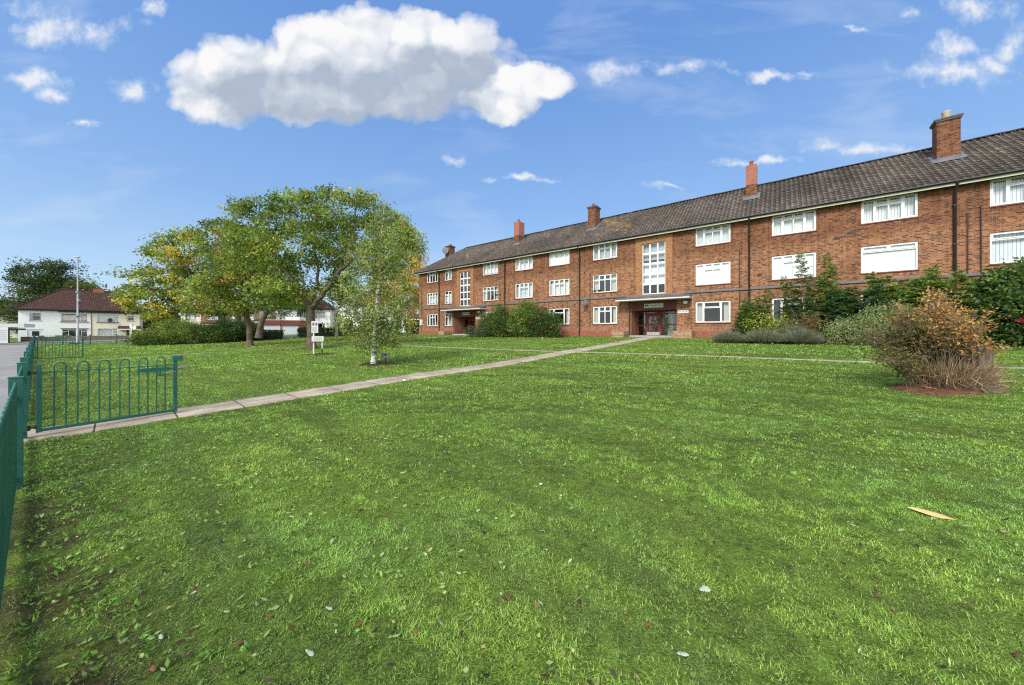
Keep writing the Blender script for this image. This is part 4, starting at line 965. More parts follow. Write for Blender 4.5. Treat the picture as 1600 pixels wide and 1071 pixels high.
# the big cherry
B = gbase(-13.04, 22.3); Y = 22.3
limbs = limbs_px(B, Y, [[(488, 546), (487, 520), (485, 495), (484, 478)],
  [(484, 478), (472, 455, -.4), (455, 425, -.6), (435, 398, -.5), (412, 372, 0), (395, 352, .4)],
  [(484, 478), (490, 445, .6), (482, 405, 1.0), (472, 365, 1.2), (468, 330, 1.0)],
  [(486, 486), (503, 470, -.5), (524, 452, -.8), (538, 425, -.6), (545, 390, -.3), (552, 350, 0), (556, 318, .2)],
  [(538, 425, -.6), (570, 405, -1.2), (600, 380, -1.0), (622, 360, -.6)], [(503, 470, -.5), (520, 440, 1.4), (528, 400, 2.4), (520, 350, 2.6)],
  [(472, 455, -.4), (440, 440, .8), (405, 425, 1.6), (378, 412, 2.0)], [(455, 425, -.6), (462, 395, -1.8), (450, 360, -2.6)]])
lob = lobes_px(B, Y, [(400, 350, 42, 26, 0, 2.2, 34), (470, 328, 52, 26, .3, 2.6, 52), (540, 330, 45, 30, 0, 2.4, 46), (415, 400, 40, 30, .4, 2.4, 40), (478, 385, 60, 34, 0, 3.0, 60), (545, 385, 48, 36, -.3, 2.6, 48), (605, 395, 38, 34, -.4, 2.0, 36),
  (448, 450, 36, 16, -.6, 1.6, 24), (392, 325, 30, 13, .3, 1.2, 13), (372, 312, 16, 7, .3, .6, 5), (420, 312, 26, 8, 0, 1., 8), (640, 372, 18, 22, -.5, 1.2, 12), (378, 372, 22, 16, .3, 1.4, 12), (520, 445, 42, 22, .8, 2.0, 26), (610, 350, 32, 26, 0, 1.8, 26), (440, 468, 26, 14, -.8, 1.0, 14), (520, 303, 20, 9, 0, 1.2, 7), (465, 303, 26, 7, .2, 1., 7), (570, 308, 20, 9, 0, 1., 8)])
grow_tree('cherry_tree', B, limbs, lob, .265, (.185, .55), colf([GD, GM, GL, YG, YE], [2.2, 4, 3.2, 1.6, .25]), 'big spreading green tree with a thick dark forking trunk beside the white notice boards', per=70, spread=(.42, .42, .19), tipdroop=.28, droop=.45)
# smaller tree to its left
B = gbase(-21.2, 27.7); Y = 27.7
limbs = limbs_px(B, Y, [[(391, 541), (390, 522), (387, 503), (385, 492)], [(385, 492), (378, 468, .2), (370, 440, .4), (358, 410, .4)], [(385, 492), (392, 465, -.4), (400, 435, -.6), (405, 400, -.4)], [(378, 468), (350, 450, -.8), (330, 440, -1.2)], [(392, 465), (420, 445, 1.), (438, 425, 1.5)], [(370, 440), (385, 405, 1.4), (385, 370, 1.6)]])
lob = lobes_px(B, Y, [(388, 372, 42, 28, 0, 2.4, 42), (352, 405, 36, 32, 0, 2.4, 36), (415, 410, 36, 34, .4, 2.4, 38), (380, 445, 50, 24, 0, 2.6, 46), (342, 450, 26, 20, -.8, 1.6, 18), (425, 455, 28, 20, .5, 1.6, 18), (390, 478, 30, 10, -.6, 1.4, 12), (355, 475, 22, 12, -.8, 1.2, 10)])
grow_tree('cherry_tree', B, limbs, lob, .205, (.20, .55), colf([GD, GM, GL, YG, BR], [1.6, 4, 2.4, 2.0, .8]), 'smaller tree with a bare straight trunk at the hedge end, its leaves turning brownish', per=88, spread=(.5, .5, .24), tipdroop=.25)
# broad yellowing tree beyond the shrubs
B = gbase(-32.2, 38.0); Y = 38.
limbs = limbs_px(B, Y, [[(348, 535), (348, 510), (345, 490)], [(345, 490), (330, 465), (310, 440), (290, 415), (275, 390)], [(345, 490), (345, 455, 1), (335, 420, 1.5), (325, 380, 1.5)], [(330, 465), (300, 462, -1), (265, 455, -1.5), (235, 448, -1.5)], [(310, 440), (280, 430, 2), (250, 415, 2.5)], [(345, 490), (365, 455, -1), (375, 420, -1)]])
lob = lobes_px(B, Y, [(310, 392, 55, 30, 0, 3.6, 52), (262, 432, 46, 26, 0, 3.2, 44), (245, 468, 34, 18, -1, 2.6, 28), (330, 385, 45, 30, .8, 3, 38), (340, 425, 42, 34, 0, 3.2, 40), (292, 460, 48, 24, 0, 3, 42), (226, 458, 20, 9, -1, 1.5, 10), (372, 405, 36, 34, .5, 2.6, 30), (330, 478, 40, 18, -.8, 2.4, 26), (252, 392, 24, 14, .5, 1.8, 13), (275, 365, 22, 9, .5, 1.5, 8), (232, 420, 14, 7, 0, 1, 5), (345, 355, 30, 12, .5, 2, 12), (268, 490, 24, 9, -1, 1.4, 10)])
grow_tree('broad_tree', B, limbs, lob, .33, (.28, .55), colf([GD, GM, GL, YG, YE], [1.6, 3, 2.4, 2.6, 1.9]), 'broad tree flecked with yellow leaves, reaching low over the shrubs', per=70, spread=(.60, .60, .27), twig_r=.01, step=.6)
B = gbase(-30.3, 37.8)
grow_tree('broad_tree', B, limbs_px(B, 37.8, [[(373, 530), (372, 500), (368, 480)], [(368, 480), (360, 460), (352, 440)], [(368, 480), (380, 455, .8)]]), lobes_px(B, 37.8, [(365, 448, 30, 22, 0, 2, 18), (385, 430, 24, 24, .6, 2, 14)]), .30, (.2, .52), colf([GD, GM, YG, YE], [2, 3, 2, 1]), 'dark-stemmed tree half hidden between the broad tree and the brownish tree', per=70, spread=(.6, .6, .32), twig_r=.01, step=.6)
B = gbase(-26.3, 36.0)
grow_tree('broad_tree', B, limbs_px(B, 36., [[(404, 528), (410, 500), (420, 472), (427, 452)], [(427, 452), (440, 430), (448, 410)], [(420, 472), (405, 450, .8), (398, 430, 1)]]), lobes_px(B, 36., [(440, 430, 34, 26, 0, 2.4, 30), (405, 430, 26, 26, 1, 2, 18), (455, 465, 30, 18, .6, 2, 18)]), .27, (.19, .52), colf([GD, GM, GL, YG], [2.4, 3, 2, 1]), 'leaning tree with a slanting dark trunk beyond the hedge', per=70, spread=(.6, .6, .32), twig_r=.01, step=.6)
# birch
B = gbase(-5.35, 13.15); Y = 13.15
limbs = limbs_px(B, Y, [[(583, 570), (584, 545), (586, 515), (589, 480), (592, 440), (594, 400), (597, 360), (600, 325)]])
lob = lobes_px(B, Y, [(600, 340, 16, 16, 0, .45, 18), (585, 365, 24, 20, 0, .6, 26), (612, 372, 24, 22, 0, .6, 26), (575, 400, 30, 24, 0, .75, 36), (615, 405, 30, 26, 0, .75, 36), (568, 440, 34, 26, 0, .85, 42), (618, 445, 32, 28, .1, .85, 42), (562, 480, 34, 24, -.1, .85, 40), (618, 485, 32, 24, 0, .85, 38), (575, 512, 34, 18, 0, .8, 34), (615, 512, 28, 16, 0, .7, 24), (575, 535, 16, 10, -.2, .4, 10), (545, 500, 16, 14, 0, .5, 12), (640, 500, 14, 12, 0, .4, 8), (605, 535, 14, 9, .2, .4, 6)])
grow_tree('birch_tree', B, limbs, lob, .088, (.078, .66), colf([(.07, .095, .026), (.11, .14, .036), (.165, .185, .055), (.22, .20, .045), (.05, .068, .02)], [3, 3.4, 2.2, .6, 1.6]), 'slender white-barked birch with fine pale leaves beside the small grey plaque', bark='birch', per=50, spread=(.14, .14, .16), step=.25, twig_r=.003, flare=1.25, droop=.8, tipdroop=.5, wig=.012, taper=1.15, bright=2.2)
# trees behind, by the end of the flats
B = gbase(-16.5, 48.); Y = 48.
limbs = limbs_px(B, Y, [[(622, 512), (622, 495), (621, 480)], [(621, 480), (612, 450), (606, 415), (604, 385)], [(621, 480), (632, 450, .8), (640, 420, 1), (642, 390, 1)], [(621, 480), (626, 440, 1.6), (624, 400, 2), (622, 370, 2)]])
lob = lobes_px(B, Y, [(612, 385, 28, 30, 0, 3, 36), (640, 385, 22, 30, .5, 3, 30), (628, 358, 20, 16, .5, 2, 16), (606, 430, 28, 32, 0, 3, 36), (600, 470, 26, 24, 0, 2.4, 22), (652, 400, 12, 18, 0, 2, 12)])
lob2 = lobes_px(B, Y, [(644, 430, 22, 30, -.6, 2.6, 36), (638, 470, 26, 26, -.6, 2.6, 32), (656, 440, 14, 36, -.3, 2, 26), (625, 440, 16, 24, -1.5, 1.4, 12)])
nl = sum(l[2] for l in lob)
def autumn(pos, idx, n):
    c1 = blend([GM, GL, YG, YE], n, idx, [2.5, 3, 2, .5]); c2 = blend([YE, OR, YG, (.46, .24, .03)], n, idx, [3, 1.2, 1.4, 2])
    x = (pos[:, 0] - rel(B, 628, 440, Y)[0]) * .35 - (pos[:, 2] - rel(B, 628, 425, Y)[2]) * .42 + rng.normal(size=len(pos)) * .28
    return np.where(x[:, None] > -.12, c2, c1)
grow_tree('autumn_tree', B, limbs, lob + lob2, .30, (.24, .55), autumn, 'tree turning orange and yellow next to the far end of the flats', per=80, spread=(.62, .62, .36), twig_r=.012, step=.7, bright=1.8)
B = gbase(-21.6, 41.8); Y = 41.8
grow_tree('young_tree', B, limbs_px(B, Y, [[(526, 528), (526, 505), (525, 490)], [(525, 490), (518, 470), (514, 450)], [(525, 490), (534, 468, .6), (542, 445, .8)]]), lobes_px(B, Y, [(520, 455, 22, 18, 0, 1.8, 18), (542, 445, 22, 22, 0, 1.8, 20), (530, 425, 20, 16, 0, 1.6, 12)]), .17, (.2, .55), colf([GD, GM, GL, YG], [2, 3, 2, 1]), 'slim young tree with a pale trunk in front of the white house', bark='bark_pale', per=80, spread=(.6, .6, .36), twig_r=.01, step=.6)
def far_tree(name, px, Y, lobs, cols, wts, label, leafs=.34, gy=0., trunk=.3):
    x = (px - 800) / 533.3 * Y; B = (x, Y, float(gz(x, Y)))
    top = min(l[1] for l in lobs)
    grow_tree(name, B, limbs_px(B, Y, [[(px, 517 + 1.4 * 533 / Y), (px, 500), (px + 1, 478)], [(px + 1, 478), (px - 8, 455, .5), (px - 12, 435, 1)], [(px + 1, 478), (px + 10, 455, -.5), (px + 16, 435, -1)], [(px + 1, 478), (px + 2, 440, 1), (px, top + 8, 1)]]), lobes_px(B, Y, lobs), trunk, (leafs, .6), colf(cols, wts), label, per=90, spread=(1.0, 1.0, .6), twig_r=.02, step=1., bright=1.2, group='trees behind the houses')
far_tree('dense_tree', 72, 71., [(72, 432, 40, 22, 0, 3.6, 60), (45, 448, 28, 18, 0, 3, 34), (100, 445, 28, 20, 0, 3, 36), (75, 470, 50, 20, 0, 3, 50), (60, 415, 16, 8, 0, 1.6, 9), (95, 415, 20, 9, 0, 2, 11)], [GD, (.02, .04, .012), GM], [3, 2, 2], 'large dark green tree rising behind the pair of houses')
far_tree('dense_tree', 136, 72., [(136, 452, 16, 14, 0, 2.4, 22), (128, 470, 16, 14, 0, 2.4, 16)], [YG, GM, (.16, .13, .03)], [2, 2, 2], 'olive tree peeping over the right end of the pair of houses')
far_tree('dense_tree', 16, 74., [(16, 480, 22, 14, 0, 3, 22), (28, 500, 14, 18, 0, 2.5, 20), (2, 470, 14, 8, 0, 2, 8)], [GM, GL, GD], [3, 1, 2], 'low bright green tree between the far ivory house and the white house')
far_tree('dense_tree', 453, 68., [(453, 480, 34, 18, 0, 4, 40), (430, 470, 22, 16, 0, 3, 20), (480, 470, 24, 18, 0, 3, 24)], [GD, (.02, .04, .012), GM], [3, 2, 1], 'dark tree behind the garages')
far_tree('dense_tree', 585, 75., [(585, 480, 34, 20, 0, 4, 40), (565, 470, 20, 16, 0, 3, 16)], [GD, GM], [2, 2], 'green tree behind the white timbered houses')
far_tree('dense_tree', 205, 84., [(200, 492, 30, 12, 0, 4, 30), (225, 488, 20, 12, 0, 3, 18)], [GD, GM, YG], [2, 2, 1], 'low tree between the cream house and the brick pair')

# ------------------------------------------------------------------ shrubs, hedges and beds
def shrub(name, t_or_xy, lobes, leaf, cols, wts, label, cat='shrub', group=None, per=30, spread=.13, droop=.1, stems=14, core=.55, stem_r=.012, spots=None, density=24., rz=0., colfn=None, orient=.9):
    x, y = t_or_xy; z0 = float(gz(x, y)); root = empty(name, (x, y, z0), rz, label, cat, group); cols = [tuple(2.05 * v for v in q) for q in cols]
    a = []; b = []; tips = []
    for (c, rad) in lobes:
        c = np.array(c, float); rad = np.array(rad, float)
        area = 4 * math.pi * ((rad[0] * rad[1]) ** 1.6 / 3 + (rad[0] * rad[2]) ** 1.6 / 3 + (rad[1] * rad[2]) ** 1.6 / 3) ** (1 / 1.6)
        n = int(area * density); u = unit(rng.normal(size=(n, 3)))
        tips.append(c + u * rad * rng.uniform(.55, 1.08, (n, 1)))
        for s in range(max(3, int(stems * rad[0]))):
            g0 = np.array([c[0] + rng.normal() * rad[0] * .3, c[1] + rng.normal() * rad[1] * .3, -.05]); tip = tips[-1][rng.integers(n)] if n else c
            mid = (g0 + tip) / 2 + np.array([0, 0, .15]) + rng.normal(size=3) * .08
            a += [g0, mid]; b += [mid, tip]
    tp = np.concatenate(tips); tp = tp[tp[:, 2] > .04]
    cc = np.concatenate([np.repeat(np.array([l[0]], float), 1, 0) for l in lobes]).mean(0)
    idx = np.repeat(np.arange(len(tp)), per); pos = tp[idx] + rng.normal(size=(len(idx), 3)) * spread
    pos[:, 2] = np.maximum(pos[:, 2], .02 + rng.uniform(0, .08, len(pos)))
    L = leaf[0] * rng.uniform(.6, 1.35, len(pos))
    out = unit(pos - cc * np.array([1, 1, .6])) * orient
    c = colfn(pos, idx, len(tp)) if colfn else blend(cols, len(tp), idx, wts)
    frusta('stems', a, b, np.full(len(a), stem_r), np.full(len(a), stem_r * .7), 5, M['twig'], root)
    leaf_mesh('foliage', pos, L, L * leaf[1], c, M['leaf'], root, droop=droop, direc=out)
    return root
rzF = math.atan2(U[1], U[0])
DG = (.018, .040, .010)
# bed in front of the flats left of the nearer doorway (px 730-890)
k = dict(rz=rzF)
shrub('low_shrub', W(11.9, 22.9), [((0, 0, .45), (1.1, .6, .55)), ((1.3, -.1, .4), (.8, .5, .5))], (.10, .4), [DG, GD, (.10, .12, .07)], [2, 2, 2], 'low grey-green shrub at the left end of the bed by the farther doorway', per=26, density=18, **k)
shrub('rose_shrub', W(14.1, 23.5), [((-.9, 0, 1.0), (1.3, .9, 1.1)), ((.2, 0, 1.4), (1.3, .9, 1.3)), ((.9, -.5, .8), (.9, .7, .9))], (.12, .5), [GD, GM, DG, GL], [3, 3, 2, .6], 'dark leafy shrub in the middle of the bed by the farther doorway', per=26, density=17, **k)
shrub('rose_shrub', W(17.0, 23.6), [((-.6, .2, 1.5), (1.1, .9, 1.25)), ((.2, .2, 2.0), (.9, .8, 1.1)), ((0, -.5, 1.), (1.2, .7, 1.))], (.12, .5), [GM, GL, GD], [3, 2, 2], 'tallest bright green shrub in the bed by the farther doorway', per=26, density=17, **k)
def flowers(root_xy, rz, spots, size, cols, name, label, cat='flower'):
    pass
sr = shrub('rose_shrub', W(19.0, 23.5), [((-.4, 0, 1.2), (1.3, .9, 1.2)), ((.7, 0, .95), (1.0, .8, 1.0))], (.11, .5), [GD, GM, DG], [3, 2, 3], 'dark shrub with a few pink blooms beside the satellite dish', per=26, density=17, **k)
def add_blooms(root, spots, r, cols, n=60):
    for s in spots:
        q = r * rng.uniform(.55, 1.15)
        P = np.array(s) + unit(rng.normal(size=(n, 3))) * q * rng.uniform(.3, 1, (n, 1)) * np.array([1, .8, .7])
        leaf_mesh('flower_head', P, .075 * (r / .15), .07 * (r / .15), palette(len(P), cols, [1] * len(cols)), M['petal'], root, droop=-.2)
PINK = [(.55, .03, .13), (.42, .015, .09), (.62, .08, .20)]
add_blooms(sr, [(.2, -1.0, 1.7), (-.6, -1.0, 1.2), (1.2, -.85, .8), (1.75, -.3, .45)], .11, [(.55, .12, .10), (.5, .05, .12)], 40)
# right-hand bed
def spikes(name, xy, rad, n, h, col, label, rz, group, wd=.012):
    x, y = xy; root = empty(name, (x, y, float(gz(x, y))), rz, label, 'shrub', group)
    u = rng.uniform(-1, 1, (n, 2)); u = u[(u ** 2).sum(1) < 1]; p = np.zeros((len(u), 3)); p[:, :2] = u * np.array(rad) * .62
    d = np.zeros_like(p); d[:, 0] = u[:, 0] * 1.1; d[:, 1] = u[:, 1] * 1.1; d[:, 2] = 1.
    c = palette(len(p), col, [1] * len(col)); p[:, 2] = .06 + rng.uniform(0, .45, len(p)) * h * (1 - .7 * (u ** 2).sum(1))
    leaf_mesh('foliage', p, h * rng.uniform(.45, .9, len(p)) * (1 - .35 * (u ** 2).sum(1)), wd * rng.uniform(.7, 1.3, len(p)), c, M['leaf'], root, droop=0, direc=d * 2.6)
    a = np.zeros((60, 3)); q = rng.normal(size=(60, 3)) * .25; a[:, :2] = q[:, :2] * np.array(rad) * .5; b = a + np.abs(q) * np.array([0, 0, 1.]) + np.array([0, 0, h * .4]); b[:, :2] *= 1.6
    frusta('stems', a, b, np.full(60, .012), np.full(60, .007), 5, M['twig'], root); return root
LV = [(.17, .205, .13), (.25, .28, .185), (.33, .345, .25), (.10, .125, .065), (.24, .22, .20)]
for i, (t, d, rx, h, lb) in enumerate(((32.0, 21.6, 1.0, .62, 'leftmost grey-green lavender mound along the bed edge'), (33.5, 21.5, 1.1, .72, 'grey lavender mound with woody base, in front of the feathery left shrub'), (35.0, 21.5, 1.0, .70, 'grey lavender mound in front of the ground-floor window behind the shrubs'), (34.6, 22.4, .9, 1.0, 'taller pale grey lavender clump at the back of the row'))):
    spikes('lavender', W(t, d), (rx, .75), 5200, h, LV, lb, rzF, 'lavender along the bed edge')
def grey_bush(t, d, lob, cols, w, lb, leaf=(.07, .45), **kw): return shrub('grey_bush', W(t, d), lob, leaf, cols, w, lb, rz=rzF, per=34, density=22, spread=.12, **kw)
grey_bush(36.9, 21.8, [((0, 0, .55), (1.1, .8, .62)), ((.9, .1, .9), (.9, .7, .85))], [(.13, .16, .07), (.19, .21, .10), (.08, .11, .04), (.30, .28, .12)], [3, 2, 2, .5], 'pale variegated bush with small greyish leaves in the bed, in front of the dark conifers')
grey_bush(38.9, 22.0, [((0, 0, .5), (1.1, .8, .6)), ((-.3, .3, .9), (.8, .6, .7))], [(.12, .15, .06), (.17, .18, .08), (.07, .10, .03)], [3, 2, 2], 'low grey-green bush beside the orange bush, at the bed edge')
def feather(name, xy, rz, stems, cols, wts, label, sprays=46, sl=.42, leafl=.10, cat='shrub', group=None, lw=.22, low=.08, up=.28):
    """upright stems carrying flat feathery sprays; stems: (dx, dy, height, spread radius)"""
    x, y = xy; root = empty(name, (x, y, float(gz(x, y))), rz, label, cat, group)
    a = []; b = []; P = []; D = []; L = []; ID = []; q = 0
    for (dx, dy, h, sr) in stems:
        p0 = np.array([dx, dy, -.05]); top = np.array([dx + rng.normal() * .12, dy + rng.normal() * .1, h]); a.append(p0); b.append(top)
        ns = int(sprays * h)
        for i in range(ns):
            s = low + (1 - low) * (i + rng.uniform()) / ns; az = rng.uniform(0, 6.283); r = sr * (((1 - s ** 2.4) ** .7 if cat == 'shrub' else (1 - s) ** .6) * rng.uniform(.45, 1.25)) + .07
            p = p0 + (top - p0) * s; dv = np.array([math.cos(az), math.sin(az), up + rng.normal() * .2]); e = p + dv * r
            a.append(p); b.append(e); n = max(6, int(r / .016)); u = rng.uniform(.12, 1.08, n)[:, None]
            side = np.cross(dv, [0, 0, 1]); side = side / np.linalg.norm(side); sg = np.where(rng.random(n) < .5, -1, 1)[:, None]
            pos = p + (e - p) * u - np.array([0, 0, .12]) * (u ** 2) * r; P.append(pos); D.append((side * sg * 1. + dv * .8 + rng.normal(size=(n, 3)) * .25)); L.append(leafl * (1.25 - .6 * np.abs(u[:, 0] - .4))); ID.append(np.full(n, q)); q += 1
    P = np.concatenate(P); D = np.concatenate(D); L = np.concatenate(L) * rng.uniform(.7, 1.3, len(P)); ID = np.concatenate(ID)
    frusta('stems', a, b, np.array([.022 if abs(v[2] + .05) < 1e-6 else .006 for v in a]), np.full(len(a), .004), 5, M['twig'], root)
    leaf_mesh('foliage', P, L, L * lw, 2.6 * blend(cols, q, ID, wts), M['leaf'], root, droop=.1, direc=D * 2.5, jit=.5); return root
def st(n, rx, ry, h0, h1, sr): return [(rng.uniform(-rx, rx), rng.uniform(-ry, ry), rng.uniform(h0, h1), sr) for _ in range(n)]
feather('feathery_shrub', W(33.0, 23.0), rzF, st(9, .55, .5, 1.7, 2.5, .55) + [(.35, .2, 2.8, .45)], [GD, GM, DG], [3, 3, 2], 'feathery upright green shrub left of the half-hidden ground-floor window', lw=.3)
shrub('yellow_leaf_shrub', W(33.2, 22.3), [((0, 0, .75), (.7, .5, .75)), ((.9, .2, .6), (.7, .5, .6))], (.12, .5), [GM, YG, (.34, .34, .05), GD], [2, 2, 2, 1.5], 'shrub with yellow-edged leaves behind the lavender', rz=rzF, per=18, density=15)
feather('conifer', W(35.3, 23.5), rzF, [(0, 0, 4.6, .65), (.25, .3, 3.4, .7), (-.6, 0, 3.2, .55), (-.9, .2, 3.5, .35), (.2, -.3, 2.6, .7), (.7, .0, 3.2, .6)], [GD, GM, DG], [3, 2, 3], 'tall slim conifer with a spire crossing the first-floor blinds', sprays=34, cat='tree', leafl=.11, lw=.28)
feather('conifer', W(36.2, 23.4), rzF, [(0, 0, 4.5, .42), (.15, .2, 3.9, .45), (-.2, 0, 3.4, .5), (.2, -.2, 2.7, .6)], [GM, GL, GD], [3, 1, 3], 'bushier lighter green conifer column by the right edge of the first-floor blinds', sprays=44, cat='tree', leafl=.10, lw=.32)
feather('dry_grass_clump', W(35.4, 22.5), rzF, st(14, .35, .3, 1.1, 1.5, .25), [(.16, .09, .04), (.10, .06, .03), GD], [3, 2, 2], 'rusty brown twiggy clump in front of the conifers', sprays=14)
feather('feathery_shrub', W(37.4, 23.3), rzF, st(16, 1.1, .6, 1.9, 2.7, .6), [DG, GD, (.022, .05, .026)], [3, 3, 2], 'dark bluish feathery shrub right of the conifers', lw=.32, leafl=.125)
feather('feathery_shrub', W(39.0, 23.2), rzF, st(18, 1.1, .6, 2.2, 3.1, .65) + [(-1.2, .2, 3.3, .5), (.5, .1, 3.4, .5)], [GM, GD, GL], [3, 3, .8], 'mid green feathery shrub with a raised top, behind the orange bush', lw=.34, leafl=.125)
feather('feathery_shrub', W(40.9, 23.6), rzF, st(12, .9, .5, 1.9, 2.6, .55), [GM, GL, GD], [3, 1.5, 2], 'lighter green feathery shrub below the thick downpipe', lw=.34, leafl=.125)
br = shrub('rose_shrub', W(43.0, 23.0), [((-1.6, 0, 1.3), (1.5, 1.2, 1.4)), ((-1.2, .2, 2.3), (1.2, 1.0, .85)), ((.6, 0, 1.7), (1.9, 1.4, 1.7)), ((1.2, .2, 2.7), (1.8, 1.3, 1.2)), ((3., 0, 2.2), (2., 1.4, 2.0)), ((.5, -1.0, .9), (1.5, .8, .9)), ((2.4, -1.0, 1.0), (1.4, .8, 1.0))], (.15, .5), [GD, DG, GM, (.05, .10, .02)], [3, 3, 2, 1], 'large dark green shrub with crimson-pink blooms at the right end of the bed', rz=rzF, per=30, density=15, spread=.15, droop=.35)
add_blooms(br, [(-.9, -1.55, 1.42), (-.65, -1.6, 1.32), (.5, -1.75, 1.62), (-.35, -1.5, 1.6), (-1.75, -1.3, .95), (1.2, -1.85, .6), (-.9, -1.6, .52)], .13, PINK, 45)
# shrubbery and clipped hedges on the left
def world_shrub(name, px, Y, lob, cols, w, lb, leaf=(.13, .5), per=26, density=14, **kw):
    x = (px - 800) / 533.3 * Y; s_ = shrub(name, (x, Y), lob, leaf, cols, w, lb, rz=.2, per=per, density=density, spread=.16, group='shrubs along the left boundary', **kw); s_.scale.z = .84; return s_
world_shrub('boundary_shrub', 240, 34.0, [((-.6, .2, .9), (1.3, 1.0, .95)), ((.6, .6, 1.6), (1.2, 1.0, .95))], [GD, GM, YG, YE], [3, 2, 1.4, .5], 'rounded shrub with yellowish tips at the left end of the shrubbery, by the white post')
world_shrub('boundary_shrub', 285, 34.0, [((-1., .8, 1.6), (1.5, 1.1, 1.3)), ((.4, .6, 1.4), (1.5, 1.1, 1.2)), ((0, -.6, .8), (1.6, .8, .8))], [GM, GL, GD, YG], [3, 1.5, 2, .6], 'bright green taller shrub in the left half of the shrubbery')
world_shrub('boundary_shrub', 335, 34.6, [((-1.2, 0, 1.0), (1.5, 1.0, 1.05)), ((.6, .2, 1.4), (1.6, 1.1, 1.35)), ((0, -.5, .7), (1.5, .8, .7))], [DG, GD, GM], [3, 3, 1], 'dark glossy shrub in the middle of the shrubbery')
world_shrub('boundary_shrub', 372, 36.2, [((0, 0, 1.3), (1.5, 1.1, 1.3)), ((.9, .3, 1.3), (1.2, 1.0, 1.25))], [DG, GD, (.03, .055, .02)], [3, 3, 2], 'darkest shrub at the right end of the shrubbery, by the bare-trunked tree')
world_shrub('boundary_shrub', 262, 33.0, [((-1.6, 0, .5), (1.6, .7, .6)), ((1., .1, .5), (1.8, .7, .55))], [GD, DG, (.10, .12, .02)], [3, 3, 1], 'low spreading evergreen along the front of the shrubbery')
def hedge(p, q, h, th, lb, cols=(DG, GD, GM), w=(3, 3, 1), n=900):
    p = np.array(p); q = np.array(q); L = np.linalg.norm(q - p); root = empty('hedge', (*p, float(gz(*p))), math.atan2(*(q - p)[::-1]), lb, 'hedge', 'clipped hedges along the boundary')
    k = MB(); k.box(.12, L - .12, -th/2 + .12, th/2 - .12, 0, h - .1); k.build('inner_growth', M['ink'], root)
    N = int(L * n); u = rng.uniform(0, 1, (N, 3)); P = np.empty((N, 3)); P[:, 0] = u[:, 0] * L; P[:, 1] = (u[:, 1] - .5) * th; P[:, 2] = u[:, 2] * h
    face = rng.choice(4, N, p=[.38, .16, .38, .08]); P[:, 1] = np.where(face == 0, -th/2 + rng.normal(size=N) * .035, np.where(face == 1, th/2 + rng.normal(size=N) * .035, P[:, 1])); P[:, 2] = np.where(face == 2, h + rng.normal(size=N) * .04, P[:, 2])
    P[:, 0] = np.where(face == 3, np.where(u[:, 1] < .5, rng.normal(size=N) * .04, L + rng.normal(size=N) * .04), P[:, 0])
    leaf_mesh('foliage', P, rng.uniform(.07, .15, N), rng.uniform(.04, .08, N), palette(N, list(cols), list(w)), M['leaf'], root, droop=.1)
    a = np.zeros((40, 3)); a[:, 0] = np.linspace(.1, L - .1, 40); b = a + np.array([0, 0, h * .7]); frusta('stems', a, b, np.full(40, .02), np.full(40, .01), 5, M['twig'], root)
hedge((-29.3, 37.4), (-27.0, 40.2), 1.15, 1.0, 'clipped hedge stub ending beside the bare-trunked tree')
hedge((-26.6, 42.6), (-19.2, 44.2), 1.2, .9, 'long dark clipped hedge in front of the white houses')
hedge((-12.6, 42.8), (-8.6, 43.4), 1.25, .9, 'short clipped hedge touching the far end of the flats', n=1100)
x = -19.0
shrub('boundary_shrub', (-17.6, 43.0), [((0, 0, .9), (1.6, .8, 1.0)), ((2.2, .2, .8), (1.3, .8, .9))], (.13, .5), [DG, GD, GM], [2, 3, 1], 'loose dark shrub at the right end of the long hedge, behind the birch', rz=.2, per=26, density=14, group='shrubs along the left boundary')
# distant greenery closing the view
n = 60000; an = rng.uniform(R(-75), R(75), n); rr = rng.uniform(150, 190, n); hh = rng.uniform(0, 1, n) ** .8 * (5. + 2.5 * np.sin(an * 23) + 2. * np.sin(an * 61 + 1))
P = np.stack([np.sin(an) * rr, np.cos(an) * rr, hh], 1); o = leaf_mesh('distant_trees', P, rng.uniform(1.6, 3.4, n), rng.uniform(1.2, 2.2, n), palette(n, [GD, GM, DG], [2, 2, 2]), M['leaf'], None); setp(o, kind='stuff')
# the stump with its suckering bush
b = empty('tree_stump', (9.06, 6.72, float(gz(9.06, 6.72))), .4, 'weathered cut tree stump standing among dry stems at the foot of the orange bush', 'tree stump')
k = MB(); n = 48; prof = [(1.9, -.05), (1.5, .06), (1.22, .18), (1.02, .4), (.98, .60), (1.0, .74)]; vs = []
wv = [1 + .10 * math.sin(3 * 6.283 * j / n) + .10 * math.sin(11 * 6.283 * j / n + 1) + rng.normal() * .05 for j in range(n)]
for r, z in prof:
    for j in range(n): aa = 6.283 * j / n; vs.append((.235 * r * wv[j] * math.cos(aa), .215 * r * wv[j] * math.sin(aa), z + (.05 * math.sin(2 * aa + 1) + rng.normal() * .06 if z > .7 else 0)))
k.add(vs, [(i*n+j, i*n+(j+1) % n, (i+1)*n+(j+1) % n, (i+1)*n+j) for i in range(len(prof)-1) for j in range(n)], False)
top = len(prof) - 1; vs2 = vs[top*n:] + [(0, 0, .70)]; k.add(vs2, [(j, (j+1) % n, n) for j in range(n)])
k.build('stump', M['bark_grey'], b)
b = empty('orange_bush', (8.36, 6.92, float(gz(8.36, 6.92))), 0, 'twiggy bush with orange and yellow autumn leaves growing round a cut stump', 'shrub')
A = []; Bq = []; TP = []; TD_ = []
sprays = []
